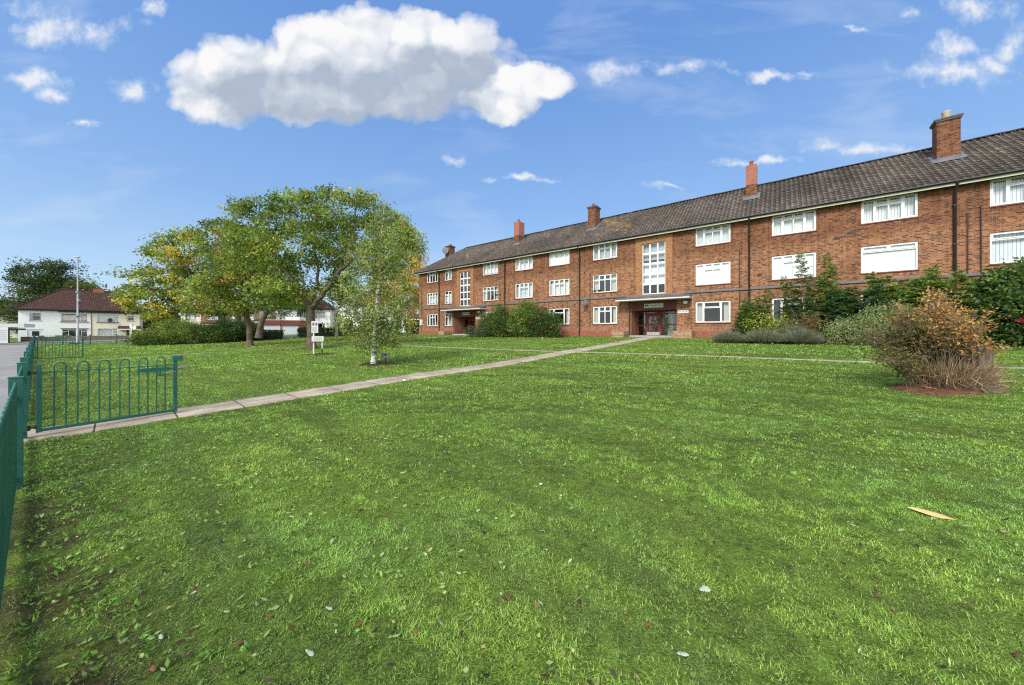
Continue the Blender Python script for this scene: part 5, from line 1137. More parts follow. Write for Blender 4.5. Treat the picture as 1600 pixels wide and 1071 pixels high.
for g in range(23):                                        # stems rise in ragged groups that fan out from the base
    az = rng.uniform(0, 6.283); out = rng.uniform(.1, 1.0); tx = math.cos(az) * out * .86 + .02; ty = math.sin(az) * out * .55
    sprays.append((tx, ty, (1.72 - .50 * abs(tx + .0) ** 1.5) * rng.uniform(.72, 1.08)))
sprays += [(1.1, -.1, 1.0), (.95, .1, 1.15), (-.9, 0, .8), (.25, 0, 1.95), (.5, .1, 1.85), (-.85, -.2, .62), (-1.1, .1, 1.2)]
for (tx, ty, hh) in sprays:
    for s_ in range(8):
        p = np.array([tx * .26 + rng.normal() * .12 + .1, ty * .3 + rng.normal() * .1, -.03])
        e = np.array([tx + rng.normal() * .13, ty + rng.normal() * .12, hh * rng.uniform(.75, 1.05)])
        c = p * .65 + e * .35; c[2] = hh * .62; last = p
        for i in range(1, 9):
            u = i / 8; q = (1-u)**2 * p + 2*u*(1-u) * c + u*u * e + rng.normal(size=3) * .015; A.append(last); Bq.append(q)
            if u > .52 or (u > .36 and tx < -.3):
                for _ in range(int(.6 + 3.6 * u)):
                    d = np.array([rng.normal(), rng.normal(), .35 + .5 * rng.normal()]) * .085; A.append(q); Bq.append(q + d); TP.append(q + d * .9); TD_.append(u)
            last = q
frusta('stems', A, Bq, np.full(len(A), .0065), np.full(len(A), .004), 4, M['twig_pale'], b)
TP = np.array(TP); idx = np.repeat(np.arange(len(TP)), 3); P = TP[idx] + rng.normal(size=(len(idx), 3)) * .045
w = (P[:, 0] * .95 + (P[:, 2] - 1.0) * .85 + .02 + rng.normal(size=len(P)) * .33)
c_hot = blend([(.56, .27, .07), (.60, .38, .10), (.54, .18, .09), (.60, .32, .18), YE], len(TP), idx, [3, 3, 1.6, 2, 2]); c_cool = blend([GM, (.09, .10, .025), YG, (.14, .10, .03)], len(TP), idx, [2, 3, 2, 1.5])
keep = rng.random(len(P)) < .8
leaf_mesh('leaves', P[keep], .054 * rng.uniform(.6, 1.4, keep.sum()), .033 * rng.uniform(.7, 1.3, keep.sum()), np.where((w > 0)[:, None], c_hot, c_cool)[keep], M['leaf'], b, droop=.2)
n = 3000; an = rng.uniform(0, 6.283, n); rr = rng.uniform(.1, .62, n); q = np.stack([np.cos(an) * rr * .95 + .40, np.sin(an) * rr * .7 - .16, rng.uniform(.02, .38, n)], 1); d = np.stack([np.cos(an) * .7, np.sin(an) * .6 - .15, rng.uniform(-.35, 1.9, n)], 1)
c = palette(n, [(.42, .30, .18), (.30, .20, .12), (.54, .42, .28), (.17, .11, .07)], [3, 3, 2, 1.5])
leaf_mesh('dry_stalks', q, rng.uniform(.18, .42, n), rng.uniform(.005, .010, n), c, M['straw'], b, droop=0, direc=d * 3)
# ------------------------------------------------------------------ railings and gates
def hoops(k, xs_pairs, z0, z1, r=.0085, zt=None):
    for xa, xb in xs_pairs:
        rr = (xb - xa) / 2; zc = z1 - rr
        pts = [(xa, 0, z0), (xa, 0, zc)] + [(xa + rr - rr * math.cos(math.pi * i / 8), 0, zc + rr * math.sin(math.pi * i / 8)) for i in range(1, 8)] + [(xb, 0, zc), (xb, 0, z0)]
        k.tube(pts, r, 8)
def railing(name, p, q, post_at, label, group=None, h=1.05, pitch=.107, post=.075, endz=None):
    """bow-top railing along p-q; posts at the given distances, one panel of rails and bows between each two"""
    p = np.array(p); q = np.array(q); ang = math.atan2(*(q - p)[::-1]); z = float(gz(*p)); root = empty(name, (*p, z), ang, label, 'fence', group)
    dz = lambda s: float(gz(*(p + (q - p) / np.linalg.norm(q - p) * s))) - z
    for a in post_at:
        k = MB(); k.box(-post/2, post/2, -post/2, post/2, -.15, h + .035); k.box(-post/2 - .004, post/2 + .004, -post/2 - .004, post/2 + .004, h + .035, h + .048)
        o = k.build('post', M['green'], root, .004); o.location = (a, 0, dz(a))
    for a, b in zip(post_at[:-1], post_at[1:]):
        L = b - a - post; x0 = a + post/2
        k = MB(); n = max(1, int(L / (2 * pitch))); st_ = L / (2 * n)
        hoops(k, [(x0 + st_ * (2*i + .5), x0 + st_ * (2*i + 1.5)) for i in range(n)], .08, h - .0)
        k.box(x0, x0 + L, -.006, .022, .862, .902); k.box(x0, x0 + L, -.006, .022, .075, .115)
        for xx in (x0, x0 + L): k.box(xx - .02, xx + .02, .02, .034, .84, .92); k.box(xx - .02, xx + .02, .02, .034, .06, .13)
        o = k.build('panel', M['green'], root); o.location = (0, 0, (dz(a) + dz(b)) / 2)
    return root
HP = 8.32                                                  # hinge post of the near gate, metres along the line
def fp(s, off=0.): return np.array(fl(s, off))
s_of = lambda Yv: Yv / FD[1]
railing('bow_top_railing', fp(.75), fp(HP), [0, 5.0, HP - .75], 'green bow-top metal railing running past the camera up to the nearer gate', 'railings round the lawn', post=.085)
g2 = s_of(17.5)
railing('bow_top_railing', fp(HP + 1.62), fp(g2), list(np.linspace(0, g2 - HP - 1.62, 8)), 'green bow-top metal railing between the two gateways', 'railings round the lawn', post=.085)
railing('bow_top_railing', fp(g2 + 1.6), fp(61.5), list(np.linspace(0, 61.5 - g2 - 1.6, 12)), 'far end of the green railing beyond the second gate', 'railings round the lawn')
railing('bow_top_railing', fp(61.5), (-39.2, 38.8), list(np.linspace(0, np.linalg.norm(np.array((-39.2, 38.8)) - fp(61.5)), 6)), 'distant green railing across the end of the lawn, in front of the garden walls', 'railings round the lawn')
def gate(hp, dirv, L, label):
    hp = np.array(hp); d = np.array(dirv) / np.linalg.norm(dirv); ang = math.atan2(d[1], d[0]); z = float(gz(*hp))
    root = empty('gate', (*hp, z), ang, label, 'gate', 'open gates of the railings')
    k = MB(); zb = .07; zt = 1.06
    k.box(.13, .18, -.025, .025, zb, zt - .0); k.box(L + .08, L + .13, -.025, .025, zb, zt - .02); k.box(.18, L + .08, -.014, .014, zb + .005, zb + .05); k.box(.18, L + .08, -.016, -.006, .925, .94)
    k.box(.18, L + .08, .006, .016, .925, .94); k.build('frame', M['green'], root, .004)
    k = MB(); x0 = .18; w = (L - .10); st_ = w / 13
    hoops(k, [(x0 + st_ * (2*i + 1), x0 + st_ * (2*i + 2)) for i in range(6)], zb + .03, 1.075, .0095); k.build('bars', M['green'], root)
    for zz in (.94, .15):
        k = MB(); k.tube([(.0, .0, zz), (.17, 0, zz)], .012, 8); k.tube([(.06, 0, zz - .035), (.06, 0, zz + .035)], .026, 8); k.tube([(.12, -.03, zz), (.12, .03, zz)], .02, 6); k.box(-.02, .03, -.03, .03, zz - .03, zz + .03); k.build('hinge', M['pipe'], root)
    k = MB(); k.box(L - .38, L + .02, -.032, -.018, .83, .90); k.box(L + .02, L + .2, -.030, -.02, .845, .885); k.box(L - .12, L - .09, -.05, -.03, .76, .84); k.box(L - .16, L - .06, -.05, -.03, .745, .77); k.build('latch', M['green'], root, .003)
    k = MB(); k.tube([(L - .09, -.03, .79), (L + .1, -.03, .80)], .007, 6); k.tube([(L + .13, -.02, .87), (L + .24, -.02, .87)], .02, 8); k.build('bolt', M['steel'], root)
    k = MB(); k.box(L + .06, L + .2, -.045, .045, 1.0, 1.09); k.build('stop_plate', M['green'], root, .004)
    return root
gate(fp(HP) + np.array([.0, -.02]), (.489, .872), 1.52, 'nearest green bow-top gate standing open over the path')
gate(fp(g2), (.489, .872), 1.52, 'farther green bow-top gate standing open at the cross path')
p = fp(HP) + np.array([.05, -.04])
# ------------------------------------------------------------------ notices and plaque
x, y = -10.4, 18.15; b = empty('notice_board', (x, y, float(gz(x, y))), .55, 'white notice boards on two thin posts in front of the big tree trunk', 'notice board')
z_ = float(gz(x, y)); px_ = .034
k = MB(); k.box(-.16, -.10, -.03, .03, -.1, 1.62); k.build('post', M['signw'], b, .004)
k = MB(); k.box(.24, .29, -.03, .03, .32, .92); o = k.build('post', M['signw'], b, .004); k = MB(); k.box(.24, .29, -.028, .028, -.1, .318); k.build('post_foot', M['rubber'], o)
k = MB(); k.box(-.23, .08, -.05, -.032, 1.16, 1.78); o = k.build('poster', M['signw'], b, .003)
k = MB(); k.box(-.19, -.10, -.055, -.05, 1.57, 1.70); k.box(-.06, .04, -.055, -.05, 1.57, 1.70); k.box(-.17, -.12, -.055, -.05, 1.53, 1.57); k.box(-.01, .03, -.055, -.05, 1.53, 1.57); k.build('purple_print', M['purple'], o)
k = MB()
for i in range(5): k.box(-.19, .03 - .04 * (i % 2), -.055, -.05, 1.44 - i * .05, 1.452 - i * .05)
k.build('text_lines', M['ink_soft'], o)
k = MB(); k.box(-.22, .33, -.055, -.032, .70, .98); o = k.build('low_board', M['signw'], b, .003)
k = MB()
for i in range(4): k.box(-.12, .24 - .05 * (i % 2), -.06, -.055, .90 - i * .045, .91 - i * .045)
k.build('text_lines', M['ink_soft'], o); k = MB(); k.box(-.2, .31, -.058, -.03, .672, .70); k.build('lower_edge', M['rubber'], o)
x, y = -4.98, 13.42; b = empty('plaque', (x, y, float(gz(x, y))), .25, 'small sloping grey plaque on a black stake beside the birch', 'plaque')
k = MB(); k.box(-.018, .018, -.018, .018, -.1, .26); k.build('stake', M['rubber'], b)
T = Matrix.Translation((0, 0, .31)) @ Matrix.Rotation(R(-50), 4, 'X') @ Matrix.Rotation(R(0), 4, 'Z')
k = MB(); k.box(-.15, .15, -.012, .012, -.12, .12, T); o = k.build('plate', M['plaque'], b)
k = MB(); k.box(-.03, .03, -.016, -.012, -.04, .06, T); k.box(.0, .11, -.016, -.012, -.10, -.085, T); k.build('emblem', M['ink'], o)
# ------------------------------------------------------------------ fallen leaves and litter
def flat_leaf(name, kind, L, col):
    """one lobed leaf as a curled sheet with real thickness"""
    if kind == 'willow': out = [(0, 0), (.15, .05), (.4, .095), (.65, .08), (.85, .04), (1, 0)]
    elif kind == 'oak': out = [(0, 0), (.08, .04), (.2, .13), (.28, .09), (.42, .2), (.5, .13), (.65, .24), (.74, .15), (.88, .15), (1, 0)]
    else: out = [(0, 0), (.1, .12), (.3, .26), (.55, .28), (.8, .16), (1, 0)]
    V = []; F = []; n = len(out)
    for x, w in out:
        for sgn in (-1, 0, 1): V.append((x * L - L/2, sgn * w * L, L * (.10 * (abs(sgn) * w * 3) + .12 * (x - .5) ** 2 + .02 * math.sin(9 * x + sgn))))
    for i in range(n - 1):
        for j in range(2): a = i * 3 + j; F.append((a, a + 3, a + 4, a + 1))
    k = MB(); k.add(V, F, True); o = k.build(name, col, None); m = o.modifiers.new('Solidify', 'SOLIDIFY'); m.thickness = .0012; return o
def leafpaint(nm, c):
    t = NT(nm); n = t.noise(t.obj(), 60, 4); return t.bsdf(t.mix(t.ramp(n, [(.35, (0, 0, 0)), (.7, (.7, .7, .7))]), c, tuple(v * .45 for v in c)), .6, n, .3, .004, .3)
LP = {'pale': leafpaint('leaf_pale_green', (.30, .42, .15)), 'silver': leafpaint('leaf_silver', (.50, .60, .42)), 'brown': leafpaint('leaf_russet', (.24, .095, .045)), 'yellow': leafpaint('leaf_buff', (.74, .55, .22)), 'dark': leafpaint('leaf_dark', (.07, .045, .04)), 'green': leafpaint('leaf_green', (.16, .30, .05))}
LBL = {('oak', 'pale'): 'pale green lobed leaf fallen on the mown lawn', ('oak', 'silver'): 'silvery underside-up lobed leaf fallen on the mown lawn', ('oval', 'brown'): 'russet brown leaf fallen on the mown lawn', ('oval', 'dark'): 'dark shrivelled leaf fallen on the mown lawn', ('oval', 'green'): 'bright green broad leaf fallen on the mown lawn', ('willow', 'pale'): 'narrow pale green leaf fallen on the mown lawn'}
PROT = {}
def put_leaf(kind, colr, px, py, L, label=None, az=None, tilt=.25):
    # position read along the sight line onto the lawn
    rx = (px - 800) / 533.3; rz = (517 - py) / 533.3; lo, hi = .5, 60.
    for _ in range(50):
        m = (lo + hi) / 2
        if EYE + rz * m > float(gz(rx * m, m)): lo = m
        else: hi = m
    x, y = rx * lo, lo; key = (kind, colr)
    if key not in PROT: PROT[key] = flat_leaf('fallen_leaf', kind, 1., LP[colr]); o = PROT[key]
    else: o = PROT[key].copy(); COL.objects.link(o)
    L *= .72 if label is None else 1.; o.scale = (L, L, L * 1.5) if label is None else (L, L * 1.5, L * .5); o.location = (x, y, float(gz(x, y)) + .014); o.rotation_euler = (rng.normal() * tilt, rng.normal() * tilt, rng.uniform(0, 6.28) if az is None else az)
    setp(o, label or LBL[key], 'leaf', None if label else LBL[key].split(' fallen')[0] + 's on the lawn'); return o
put_leaf('willow', 'yellow', 1455, 806, .26, 'long narrow buff-yellow leaf lying alone on the right of the lawn', -.55, .08)
put_leaf('oak', 'silver', 1101, 925, .075, 'single whitish lobed leaf in the middle of the near lawn', .3, .1)
for (px, py) in [(180, 897), (388, 888), (470, 905), (485, 862), (520, 850), (515, 890), (575, 852), (600, 870), (690, 975), (735, 972), (480, 1025), (350, 960), (300, 930), (305, 985), (425, 955), (540, 905), (250, 1000), (505, 955), (1060, 1028), (450, 930), (620, 905), (655, 940), (560, 1010), (210, 950), (130, 1010)]:
    put_leaf('oak', 'silver' if rng.random() < .4 else 'pale', px + rng.normal() * 4, py, rng.uniform(.045, .085))
for (px, py) in [(822, 913), (850, 1063), (1012, 980), (95, 940), (170, 968), (422, 968), (455, 985), (650, 990), (375, 1010), (1370, 925), (1372, 935), (1500, 912), (860, 865), (620, 790), (655, 808), (590, 742), (625, 823), (700, 880), (1395, 960), (1590, 1030), (240, 1050), (160, 868), (560, 980), (795, 938), (300, 775), (205, 690)]:
    put_leaf('oval', 'brown', px, py, rng.uniform(.035, .06))
for (px, py) in [(905, 945), (1235, 890), (1318, 884), (295, 1030), (930, 843), (1117, 850), (760, 1062), (480, 822), (665, 770), (610, 1045), (870, 780), (1345, 855), (345, 850), (755, 835)]:
    put_leaf('oval', 'dark', px, py, rng.uniform(.035, .06))
for (px, py) in [(240, 845), (265, 858), (330, 990), (395, 925), (468, 955), (585, 885), (625, 995), (100, 890), (150, 915), (225, 905), (310, 895)]:
    put_leaf('oval', 'green', px, py, rng.uniform(.035, .055)); put_leaf('willow', 'pale', px + 70 * rng.normal(), py + 25 * rng.normal(), rng.uniform(.06, .11))
for (px, py, lb) in ((632, 597, 'crumpled white litter on the grass beside the path'), (1207, 538, 'white scrap of litter under the lavender'), (845, 760, 'tiny white scrap on the near lawn'), (1568, 836, 'small pink petal on the right of the lawn')):
    rx = (px - 800) / 533.3; rz = (517 - py) / 533.3; lo, hi = .5, 60.
    for _ in range(50):
        m = (lo + hi) / 2
        if EYE + rz * m > float(gz(rx * m, m)): lo = m
        else: hi = m
    k = MB(); s = {632: .13, 1207: .13, 845: .03, 1568: .028}[px]; V = [(rng.normal() * s * .3, rng.normal() * s * .3, abs(rng.normal()) * s * .3) for _ in range(14)]
    n = 7; V = [(s * .5 * math.cos(6.283 * j / n) * rng.uniform(.6, 1.2), s * .5 * math.sin(6.283 * j / n) * rng.uniform(.6, 1.2), s * rng.uniform(0, .25)) for j in range(n)] + [(0, 0, s * .4), (.1 * s, 0, -.005)]
    k.add(V, [(j, (j+1) % n, n) for j in range(n)] + [((j+1) % n, j, n+1) for j in range(n)]); o = k.build('litter' if px != 1568 else 'petal', M['signw'] if px != 1568 else leafpaint('petal_pink', (.6, .22, .32)), None); o.location = (rx * lo, lo, float(gz(rx * lo, lo)) + .02); setp(o, lb, 'litter' if px != 1568 else 'petal')
# ------------------------------------------------------------------ grass: one mass of blades over the turf
def vn(x, y, seed):
    """smooth value noise, 0..1"""
    def h(i, j): 
        k = (i.astype(np.int64) * 374761393 + j.astype(np.int64) * 668265263 + seed * 974634777) & 0x7fffffff
        k = ((k ^ (k >> 13)) * 1274126177) & 0x7fffffff
        return ((k ^ (k >> 16)) & 0xffff) / 65535.
    i = np.floor(x); j = np.floor(y); u = x - i; v = y - j; u = u * u * (3 - 2 * u); v = v * v * (3 - 2 * v)
    return (h(i, j) * (1 - u) + h(i + 1, j) * u) * (1 - v) + (h(i, j + 1) * (1 - u) + h(i + 1, j + 1) * u) * v
def fb(x, y, seed, o=3):
    s = 0; a = .5; t = 0
    for k in range(o): s = s + a * vn(x * 2 ** k, y * 2 ** k, seed + k); t += a; a *= .55
    return s / t
def path_mask(x, y):
    m = np.zeros(len(x), bool)
    for pts, hw in ((MAINPATH, .46), (CROSSPATH, .17)):
        for a, b in zip(pts[:-1], pts[1:]):
            a = np.array(a); b = np.array(b); d = b - a; L = d @ d; s = np.clip(((x - a[0]) * d[0] + (y - a[1]) * d[1]) / L, 0, 1)
            m |= np.hypot(x - a[0] - s * d[0], y - a[1] - s * d[1]) < hw - .035 + .05 * vn(x * 7, y * 7, 5)
    return m
def scatter(y0, y1, n):
    y = rng.uniform(y0, y1, n * 3); wd = 1.62 * y + 1.9; y = y[rng.random(n * 3) < wd / (1.62 * y1 + 1.9)][:n]; x = rng.uniform(-1, 1, len(y)) * (1.62 * y + 1.9); return x, y
def grass_blades(zones):
    VV = []; CC = []
    for (y0, y1, n, h, w, lean) in zones:
        x, y = scatter(y0, y1, n)
        n = len(x); t, d = TD(x, y); fd = fence_dist(x, y)
        soil = np.clip(1.1 - np.abs(fd - .2) / .5, 0, 1) * (fb(x * 1.7, y * 1.7, 91) > .44)
        fs = np.clip(16. / np.maximum(y, 2.) ** .6, 4., 11.); clump = np.clip((.6 * vn(x * 13., y * 13., 12) + .4 * fb(x * 4., y * 4., 11, 3) - .5) * 2.3 + .5, 0, 1); big = fb(x * .45, y * .45, 23); mid = fb(x * 1.2, y * 1.2, 37)
        mow = fb((x * .786 - y * .618) * .45, (x * .618 + y * .786) * 2.9, 51)          # marks left by the mower
        dens = .30 + 1.0 * clump
        keep = (rng.random(n) < dens) & ~path_mask(x, y) & (fd > .02) & (rng.random(n) > soil * .93) & (d < 24.6) & (np.hypot((x + 5.2) / .85, (y - 13.2) / .5) > .9) & (np.hypot((x - 8.55) / 1.2, (y - 6.75) / .6) > .85)
        x, y, clump, big, mid, mow, fd = (q[keep] for q in (x, y, clump, big, mid, mow, fd)); n = len(x)
        thatch = .7 * np.clip((mow - .56) * 9, 0, 1) * np.clip((clump - .3) * 4, 0, 1)
        col = np.array([(.132, .205, .035)]) * (1 - clump[:, None]) + np.array([(.285, .455, .074)]) * clump[:, None]
        k = np.clip((big - .48) * 4, 0, 1)[:, None]; col = col * (1 - .55 * k) + np.array([(.35, .465, .08)]) * .55 * k
        k = np.clip((mid - .56) * 6, 0, 1)[:, None]; col = col * (1 - .5 * k) + np.array([(.26, .45, .115)]) * .5 * k
        k = np.clip((.46 - mow) * 7, 0, 1)[:, None] * np.clip((big - .3) * 3, 0, 1)[:, None]; col = col * (1 + .28 * k)
        k = (thatch * .8)[:, None]; col = col * (1 - k) + np.array([(.085, .10, .036)]) * k
        r = rng.random(n); dead = r < .028; col[dead] = palette(dead.sum(), [(.26, .21, .09), (.17, .13, .06), (.33, .32, .14)], [2, 2, 1])
        lightb = r > .93; col[lightb] = palette(lightb.sum(), [(.22, .40, .08), (.28, .42, .15)], [3, 1])
        col = col * rng.uniform(.35, 1.55, (n, 1))
        z = gz(x, y); az = rng.uniform(0, 6.283, n) * .85 + vn(x * 3.1, y * 3.1, 77) * 8.
        flat = np.clip(rng.normal(lean, .35, n) + thatch * .6, .1, 2.2)
        hh = h * rng.uniform(.5, 1.35, n) * (.75 + .7 * clump) * (1 - .4 * thatch); ww = w * rng.uniform(.6, 1.4, n)
        L = hh * 1.2; dx = np.cos(az) * np.sin(flat); dy = np.sin(az) * np.sin(flat); dzv = np.maximum(np.cos(flat), .06)
        px = -np.sin(az) * ww / 2; py = np.cos(az) * ww / 2
        lift = thatch * rng.uniform(0, .012, n); B = np.stack([x, y, z + lift], 1)
        mp = B + np.stack([dx * .35, dy * .35, dzv * .75], 1) * (L * .55)[:, None]; tip = B + np.stack([dx, dy, dzv * .85], 1) * L[:, None]
        P = np.stack([px, py, np.zeros(n)], 1)
        V = np.stack([B - P, B + P, mp + P * .75, tip, mp - P * .75], 1); VV.append(V); CC.append(np.repeat(col[:, None], 5, 1))
    return np.concatenate(VV), np.concatenate(CC)
QF = FASTTEST if 'FASTTEST' in globals() else 1.
V, C = grass_blades([(.5, 3.2, int(520000 * QF), .018, .0040, 1.15), (3.2, 6.5, int(500000 * QF), .021, .0066, 1.15), (6.5, 12., int(340000 * QF), .028, .012, 1.0), (12., 26., int(360000 * QF), .042, .024, .85), (26., 46., int(190000 * QF), .055, .06, .8)])
n = len(V); i0 = np.arange(n)[:, None] * 5
F = np.concatenate([i0 + np.array([[0, 1, 2, 4]]), ], 0); 
# quads for the lower blade, triangles (as degenerate-free separate mesh faces) for the tip
me = bpy.data.meshes.new('grass'); vv = V.reshape(-1, 3).astype(np.float32)
me.vertices.add(len(vv)); me.vertices.foreach_set('co', vv.ravel())
q = (i0 + np.array([[0, 1, 2, 4]])).astype(np.int32); t = (i0 + np.array([[4, 2, 3]])).astype(np.int32)
me.loops.add(n * 7); me.loops.foreach_set('vertex_index', np.concatenate([q.ravel(), t.ravel()]))
me.polygons.add(2 * n); me.polygons.foreach_set('loop_start', np.concatenate([np.arange(n) * 4, 4 * n + np.arange(n) * 3]).astype(np.int32)); me.polygons.foreach_set('loop_total', np.concatenate([np.full(n, 4), np.full(n, 3)]).astype(np.int32))
a = me.color_attributes.new('Col', 'FLOAT_COLOR', 'POINT'); c4 = np.ones((len(vv), 4), np.float32); c4[:, :3] = C.reshape(-1, 3); a.data.foreach_set('color', c4.ravel())
me.update(calc_edges=True); me.materials.append(M['grass'])
o = bpy.data.objects.new('grass', me); COL.objects.link(o); setp(o, kind='stuff')
# broad-leaved weeds along the railing and scraps of leaf in the sward
nw = 900; s = rng.uniform(1.2, 14, nw); off = -np.abs(rng.normal(size=nw)) * .4 - .05; w0 = np.array([[-.20, 0]]) + FD[None] * s[:, None] + np.array([[-.583, -.8126]]) * off[:, None]
ok = ~path_mask(w0[:, 0], w0[:, 1]); w0 = w0[ok]; m = 7; idx = np.repeat(np.arange(len(w0)), m)
P = np.column_stack([w0[idx] + rng.normal(size=(len(idx), 2)) * .03, gz(w0[idx, 0], w0[idx, 1]) + .012]); D = rng.normal(size=(len(idx), 3)); D[:, 2] = np.abs(D[:, 2]) * .45 + .15
o = leaf_mesh('weeds', P, rng.uniform(.018, .045, len(P)), rng.uniform(.009, .02, len(P)), palette(len(w0), [(.14, .27, .04), (.20, .36, .07), (.09, .17, .03)], [3, 2, 2])[idx], M['grass'], None, droop=0, direc=D * 2); setp(o, kind='stuff')
x, y = scatter(1.1, 11., 5200); x2, y2 = scatter(1.2, 5., 4200); x2 = x2 - .9; x = np.concatenate([x, x2]); y = np.concatenate([y, y2]); ok = ~path_mask(x, y) & (fence_dist(x, y) > .1) & (rng.random(len(x)) < .22 + .78 * (x < .5)); x = x[ok]; y = y[ok]; P = np.column_stack([x, y, gz(x, y) + .032]); D = rng.normal(size=(len(P), 3)); D[:, 2] *= .25
o = leaf_mesh('leaf_litter', P, rng.uniform(.014, .052, len(P)), rng.uniform(.006, .022, len(P)), palette(len(P), [(.30, .44, .12), (.44, .52, .26), (.16, .07, .04), (.06, .04, .03), (.42, .33, .14)], [4, 2.6, 1.4, 2.4, 1]), M['leaf'], None, droop=0, direc=D * 2); setp(o, kind='stuff')
# yellow leaf fall under the trees and dark twigs on the lawn
n = 5200; t = rng.uniform(-12, 13, n); d = rng.uniform(8, 20, n); P2 = P0[None] + t[:, None] * U + (d - DW)[:, None] * N; ok = rng.random(n) < np.exp(-((t - 0) / 9) ** 2); P2 = P2[ok]
P = np.column_stack([P2, gz(P2[:, 0], P2[:, 1]) + .03]); D = rng.normal(size=(len(P), 3)); D[:, 2] *= .3
o = leaf_mesh('fallen_leaves', P, rng.uniform(.06, .13, len(P)), rng.uniform(.04, .07, len(P)), palette(len(P), [(.36, .27, .05), (.26, .15, .05), (.2, .22, .05)], [3, 2, 2]), M['leaf'], None, droop=0, direc=D * 2); setp(o, kind='stuff')
# ------------------------------------------------------------------ sky with clouds, sun, camera
SUN_EL, SUN_AZ = 41., -152.        # azimuth from +Y towards +X
w = bpy.data.worlds.new('World'); S.world = w; w.use_nodes = True; T = w.node_tree; T.nodes.clear()
class WN(NT):
    def __init__(s, t): s.t = t
k = WN(T); out = k.n('ShaderNodeOutputWorld')
sky = k.n('ShaderNodeTexSky', sky_type='NISHITA'); sky.sun_disc = False; sky.sun_elevation = R(SUN_EL); sky.sun_rotation = R(SUN_AZ); sky.altitude = 0; sky.air_density = 1.0; sky.dust_density = .6; sky.ozone_density = 2.2
D = k.n('ShaderNodeTexCoord').outputs['Generated']; sp = k.n('ShaderNodeSeparateXYZ', {0: D})
X, Yv, Z = sp.outputs
ys = k.math('MAXIMUM', Yv, .08)
u = k.math('DIVIDE', X, ys); v = k.math('DIVIDE', Z, ys)
uv = k.n('ShaderNodeCombineXYZ', {0: u, 1: v}).outputs[0]
def vm(op, a, b=None):
    m = k.n('ShaderNodeVectorMath', operation=op)
    for i, q in enumerate((a, b)):
        if q is None: continue
        if isinstance(q, bpy.types.NodeSocket): T.links.new(q, m.inputs[i])
        else: m.inputs[i].default_value = q
    return m.outputs['Value' if op == 'LENGTH' else 'Vector']
def nz(sc, det, off=(0, 0, 0), rough=.55):
    p = vm('ADD', uv, off); return k.n('ShaderNodeTexNoise', {'Vector': p, 'Scale': sc, 'Detail': det, 'Roughness': rough}, noise_dimensions='2D')
warp = vm('MULTIPLY', vm('SUBTRACT', nz(3.2, 4).outputs['Color'], (.5, .5, .5)), (.16, .10, 0))
warp2 = vm('MULTIPLY', vm('SUBTRACT', nz(9., 5, (3, 1, 0), .6).outputs['Color'], (.5, .5, .5)), (.08, .055, 0))
pc = vm('ADD', uv, warp2); pw = vm('ADD', vm('ADD', uv, warp), warp2)
def ell(p, px, py, rx, ry):
    q = vm('MULTIPLY', vm('SUBTRACT', p, ((px - 800) / 533.3, (517 - py) / 533.3, 0)), (533.3 / rx, 533.3 / ry, 0)); return k.math('SUBTRACT', 1., vm('LENGTH', q))
def union(p, L):
    r = None
    for e in L:
        q = ell(p, *e); r = q if r is None else k.math('MAXIMUM', r, q)
    return r
front = k.ramp(Yv, [(.08, (0, 0, 0)), (.2, (1, 1, 1))])
CUM = [(590, 85, 200, 74), (385, 125, 125, 68), (700, 95, 125, 66), (560, 140, 290, 50), (350, 150, 90, 40), (800, 128, 92, 34), (785, 165, 58, 28), (480, 165, 150, 28), (660, 40, 60, 26), (520, 55, 90, 40)]
def billow(off=(0, 0, 0)):
    p = vm('ADD', vm('ADD', uv, off), warp2); r = None
    for sc, a in ((5.5, .5), (11., .28), (24., .16)):
        d = k.n('ShaderNodeTexVoronoi', {'Vector': p, 'Scale': sc}, feature='F1', voronoi_dimensions='2D').outputs['Distance']
        q = k.math('MULTIPLY', k.math('SUBTRACT', .55, k.math('MULTIPLY', k.math('MULTIPLY', d, d), 1.15)), a); r = q if r is None else k.math('ADD', r, q)
    return r
bil = billow(); bil2 = billow((-.030, .045, 0))
f = union(pc, CUM); dens = k.math('ADD', k.math('SUBTRACT', f, .17), k.math('MULTIPLY', bil, .75))
dens = k.math('ADD', dens, k.math('MULTIPLY', k.math('SUBTRACT', nz(6., 8, (2, 4, 0), .62).outputs['Fac'], .5), .22))
cum_a = k.ramp(dens, [(.0, (0, 0, 0)), (.10, (.45, .45, .45)), (.24, (.92, .92, .92)), (.34, (1, 1, 1))])
rel_ = k.math('MULTIPLY', k.math('SUBTRACT', bil, bil2), 1.0)
fsh = k.math('MINIMUM', k.math('MAXIMUM', k.math('SUBTRACT', f, union(vm('ADD', pc, (-.04, .10, 0)), CUM)), -.25), .3)
b1 = nz(3.4, 5, (1.7, .3, 0), .55).outputs['Fac']
belly = k.math('MAXIMUM', ell(pw, 580, 150, 260, 66), k.math('MAXIMUM', ell(pw, 690, 108, 150, 44), ell(pw, 420, 150, 170, 52)))
bel = k.ramp(k.math('ADD', belly, k.math('MULTIPLY', k.math('SUBTRACT', nz(8., 7, (.7, 2.3, 0), .6).outputs['Fac'], .5), .55)), [(-.0, (0, 0, 0)), (.55, (.36, .36, .36))], 'EASE')
bm = k.math('MULTIPLY', bel, k.math('ADD', .55, k.math('MULTIPLY', b1, .9)))
sh = k.math('ADD', k.math('SUBTRACT', k.math('ADD', .80, rel_), k.math('MULTIPLY', bm, 1.5)), k.math('MULTIPLY', fsh, .42))
cumcol = k.ramp(sh, [(.25, (.21, .245, .305)), (.55, (.29, .32, .365)), (.80, (.375, .395, .425)), (1.05, (.465, .465, .47))])
